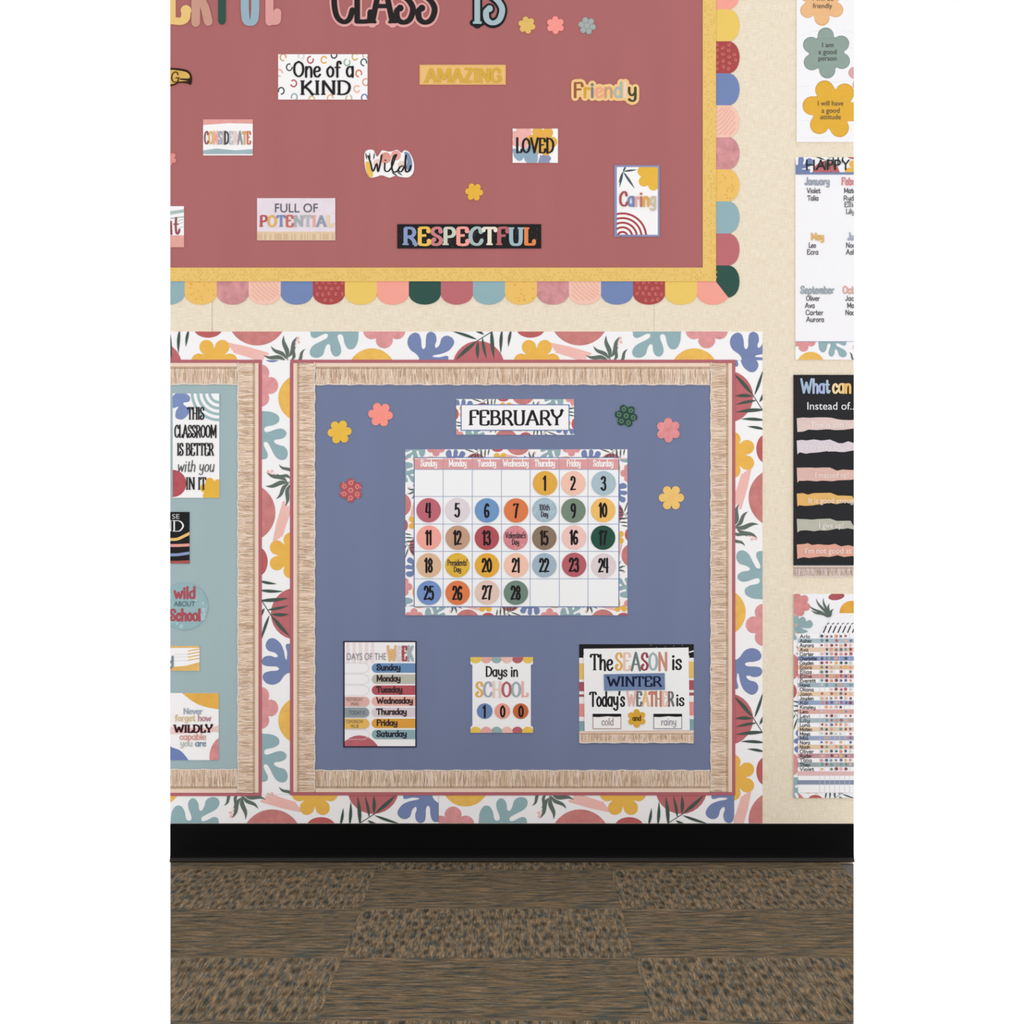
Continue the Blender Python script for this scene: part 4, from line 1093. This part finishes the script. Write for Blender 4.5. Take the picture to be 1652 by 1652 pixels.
t, a, w = wall_poster('mindset_poster', 'black poster headed What can with torn paper strips of phrases', (1280, 605, X1, 912), '252427')
SF = 'F1E9E6'
for y0, y1, h, s_, tx0, tx1 in ((673, 697, 'DCC5BF', "This is too hard", 1307, 1386), (709, 733, 'D7CCD3', "I already know this", 1300, 1392), (754, 779, 'D9B3A9', "I messed up!", 1315, 1368),
                      (795, 817, 'DFB06A', "It is good enough", 1304, 1381), (835, 859, 'B7B6A8', "I give up!", 1321, 1360), (876, 902, 'DBA391', "I'm not good at this", 1299, 1393)):
    rnd = random.Random(int(y0)); pts = []
    x = 1285
    while x < 1380: pts.append((x, y0 + rnd.random() * 3.4 + (3 if x > 1348 else 0))); x += 6 + rnd.random() * 8
    x = 1380; q = []
    while x > 1285: q.append((x, y1 - rnd.random() * 3.4 - (x - 1285) * .045)); x -= 6 + rnd.random() * 8
    q.append((1286, y1))
    a1 = Ink(.0045, clip=(1280, 605, X1, 912)); a1.poly(pts + q, h, 2, .2); a1.build('torn_strip', t)
    sans(w, s_, tx0, tx1, y0 + 16.8, 8.6, SF, 0)
a.rect(1280, 605, 1377, 607, '1B191B', 1)
a.build('printed_top_edge', t)
text(w, "What", 1291, 1338, 634, 22, 3.8, ['9FB6CC', 'A9B6D6', 'A5B4DA', 'A9BBCB'], 0, False, .7); text(w, "can", 1342, 1373, 634, 22, 3.8, ['EFD6A4', 'EBC891', 'E9BE6E'], 0, False, .7)
sans(w, "Instead of...", 1302, 1381, 661, 12, 'F0EFF1', 0); w.build('lettering', t)
t2 = t
fringe('fringe_border', t2, 1280, 912, X1, 931, 'down', .0, .8, ['DCCCC8', 'D0BDB8', 'E3D6D2', 'C8B2AC'], 'DDD0CB')

t, a, w = wall_poster('reward_chart', 'floral framed chart with rows of names and coloured dot stickers', (1280, 958, X1, 1287))
a.disc(1349, 962, 13, 'A8565A', 1, .3, ry=6, rot=-.15); a.disc(1374, 988, 20, 'DDA444', 1, .5, ry=19); a.poly([(1280, 988), (1289, 984), (1287, 1022), (1280, 1022)], 'D8A9A2', 1, .4); print_strip(a, 'left', 1130, 1280, (1280, 990, 1288, 1287), .5)
print_strip(a, 'bottom', 1330, 1287, (1288, 1279, X1, 1287), .5)
a.flower(1288, 975, 19, 'D58D8C', 5, .8, .3); a.blob([(1288, 1000), (1296, 995), (1300, 1002), (1296, 1006), (1306, 1000), (1311, 1007), (1306, 1013), (1292, 1013), (1303, 1018), (1296, 1021), (1287, 1020)], '8FA9AD', 5)
for x, y in ((1304, 976), (1308, 984), (1316, 965), (1328, 964), (1338, 973), (1345, 982)): a.leaf(1334, 996, x, y, 4, '5C6A63', 6, .5, 1.6)
a.build('printed_botanicals', t)
g_ = Ink(.0045 + 6 * LSTEP, clip=(1287, 985, X1, 1279))
g_.rect(1287, 1022, X1, 1278, 'F2F0F2', 0); g_.poly([(1346, 989), (1377, 989), (1377, 1022), (1322, 1022)], 'F0EEF1', 0)
cols = ['A9BCC3', 'E3C6B0', '8C98C0', 'E1BFA2', 'CF9E9C', '9DB0BB', 'E6C9A9', '93A2C4', 'D9A7A2', 'A4B5B9', 'E3C9AD', '98A2BF', 'DFC3A5', 'BE9097', '9AA5A6', 'DDB6B4', '8790A8']
RH = 7.13; ROW0 = 1030
for i in range(17):
    y = ROW0 + i * 2 * RH
    if y + RH <= 1279: g_.rect(1287, y, X1, y + RH, cols[i % 17], 1)
for x in range(1322, 1377, 8): g_.rect(x - .3, 1022, x + .3, 1278, 'D5D0D8', 2)
g_.build('printed_rows', t)
nm = ['Arlo', 'Asher', 'Aurora', 'Ava', 'Carter', 'Charlotte', 'Cayden', 'Eccra', 'Elias', 'Ellie', 'Everett', 'Hana', 'Oliana', 'Jason', 'Jayden', 'Kai', 'Kinsley', 'Leo', 'Levi', 'Lily', 'Luna', 'Mateo', 'Maya', 'Mia', 'Nora', 'Noah', 'Oliver', 'Ryder', 'Talia', 'Theo', 'Violet']
wl = Ink(.0045 + 9 * LSTEP, clip=(1287, 985, X1, 1279))
for i, s_ in enumerate(nm):
    y = 1029.0 + i * RH
    text(wl, s_, 1289.5, 1289.5 + min(28, 5 + 3.0 * len(s_)), y + .3, 5.6, .95, '2F2A31', 0, False, 1)
for i in range(8): wl.stroke([(1328 + i * 7.8, 1020), (1332.5 + i * 7.8, 1010)], 1.9, '3C3644', 0); wl.stroke([(1334 + i * 7.8, 1007), (1337 + i * 7.8, 1005)], 1.3, '5C5663', 0)
wl.build('lettering', t)
st = Ink(.0045 + 10 * LSTEP, clip=(1287, 985, X1, 1279))
rnd = random.Random(77)
for i in range(31):
    for j in range(7):
        if rnd.random() < .86:
            st.disc(1325.5 + j * 7.7 + rnd.random() - .5, 1026.2 + i * RH + rnd.random() - .5, 1.9 + rnd.random() * .9, rnd.choice(('8E4B52', '4F5F6B', 'D9906F', '6F9A9B', 'E0B06C', 'C7CDBE', 'E3B3A6', '6A6F96', 'B4626A', '7E8B72', 'D99C94')), 0, n=9)
st.build('dot_stickers', t)['kind'] = 'stuff'
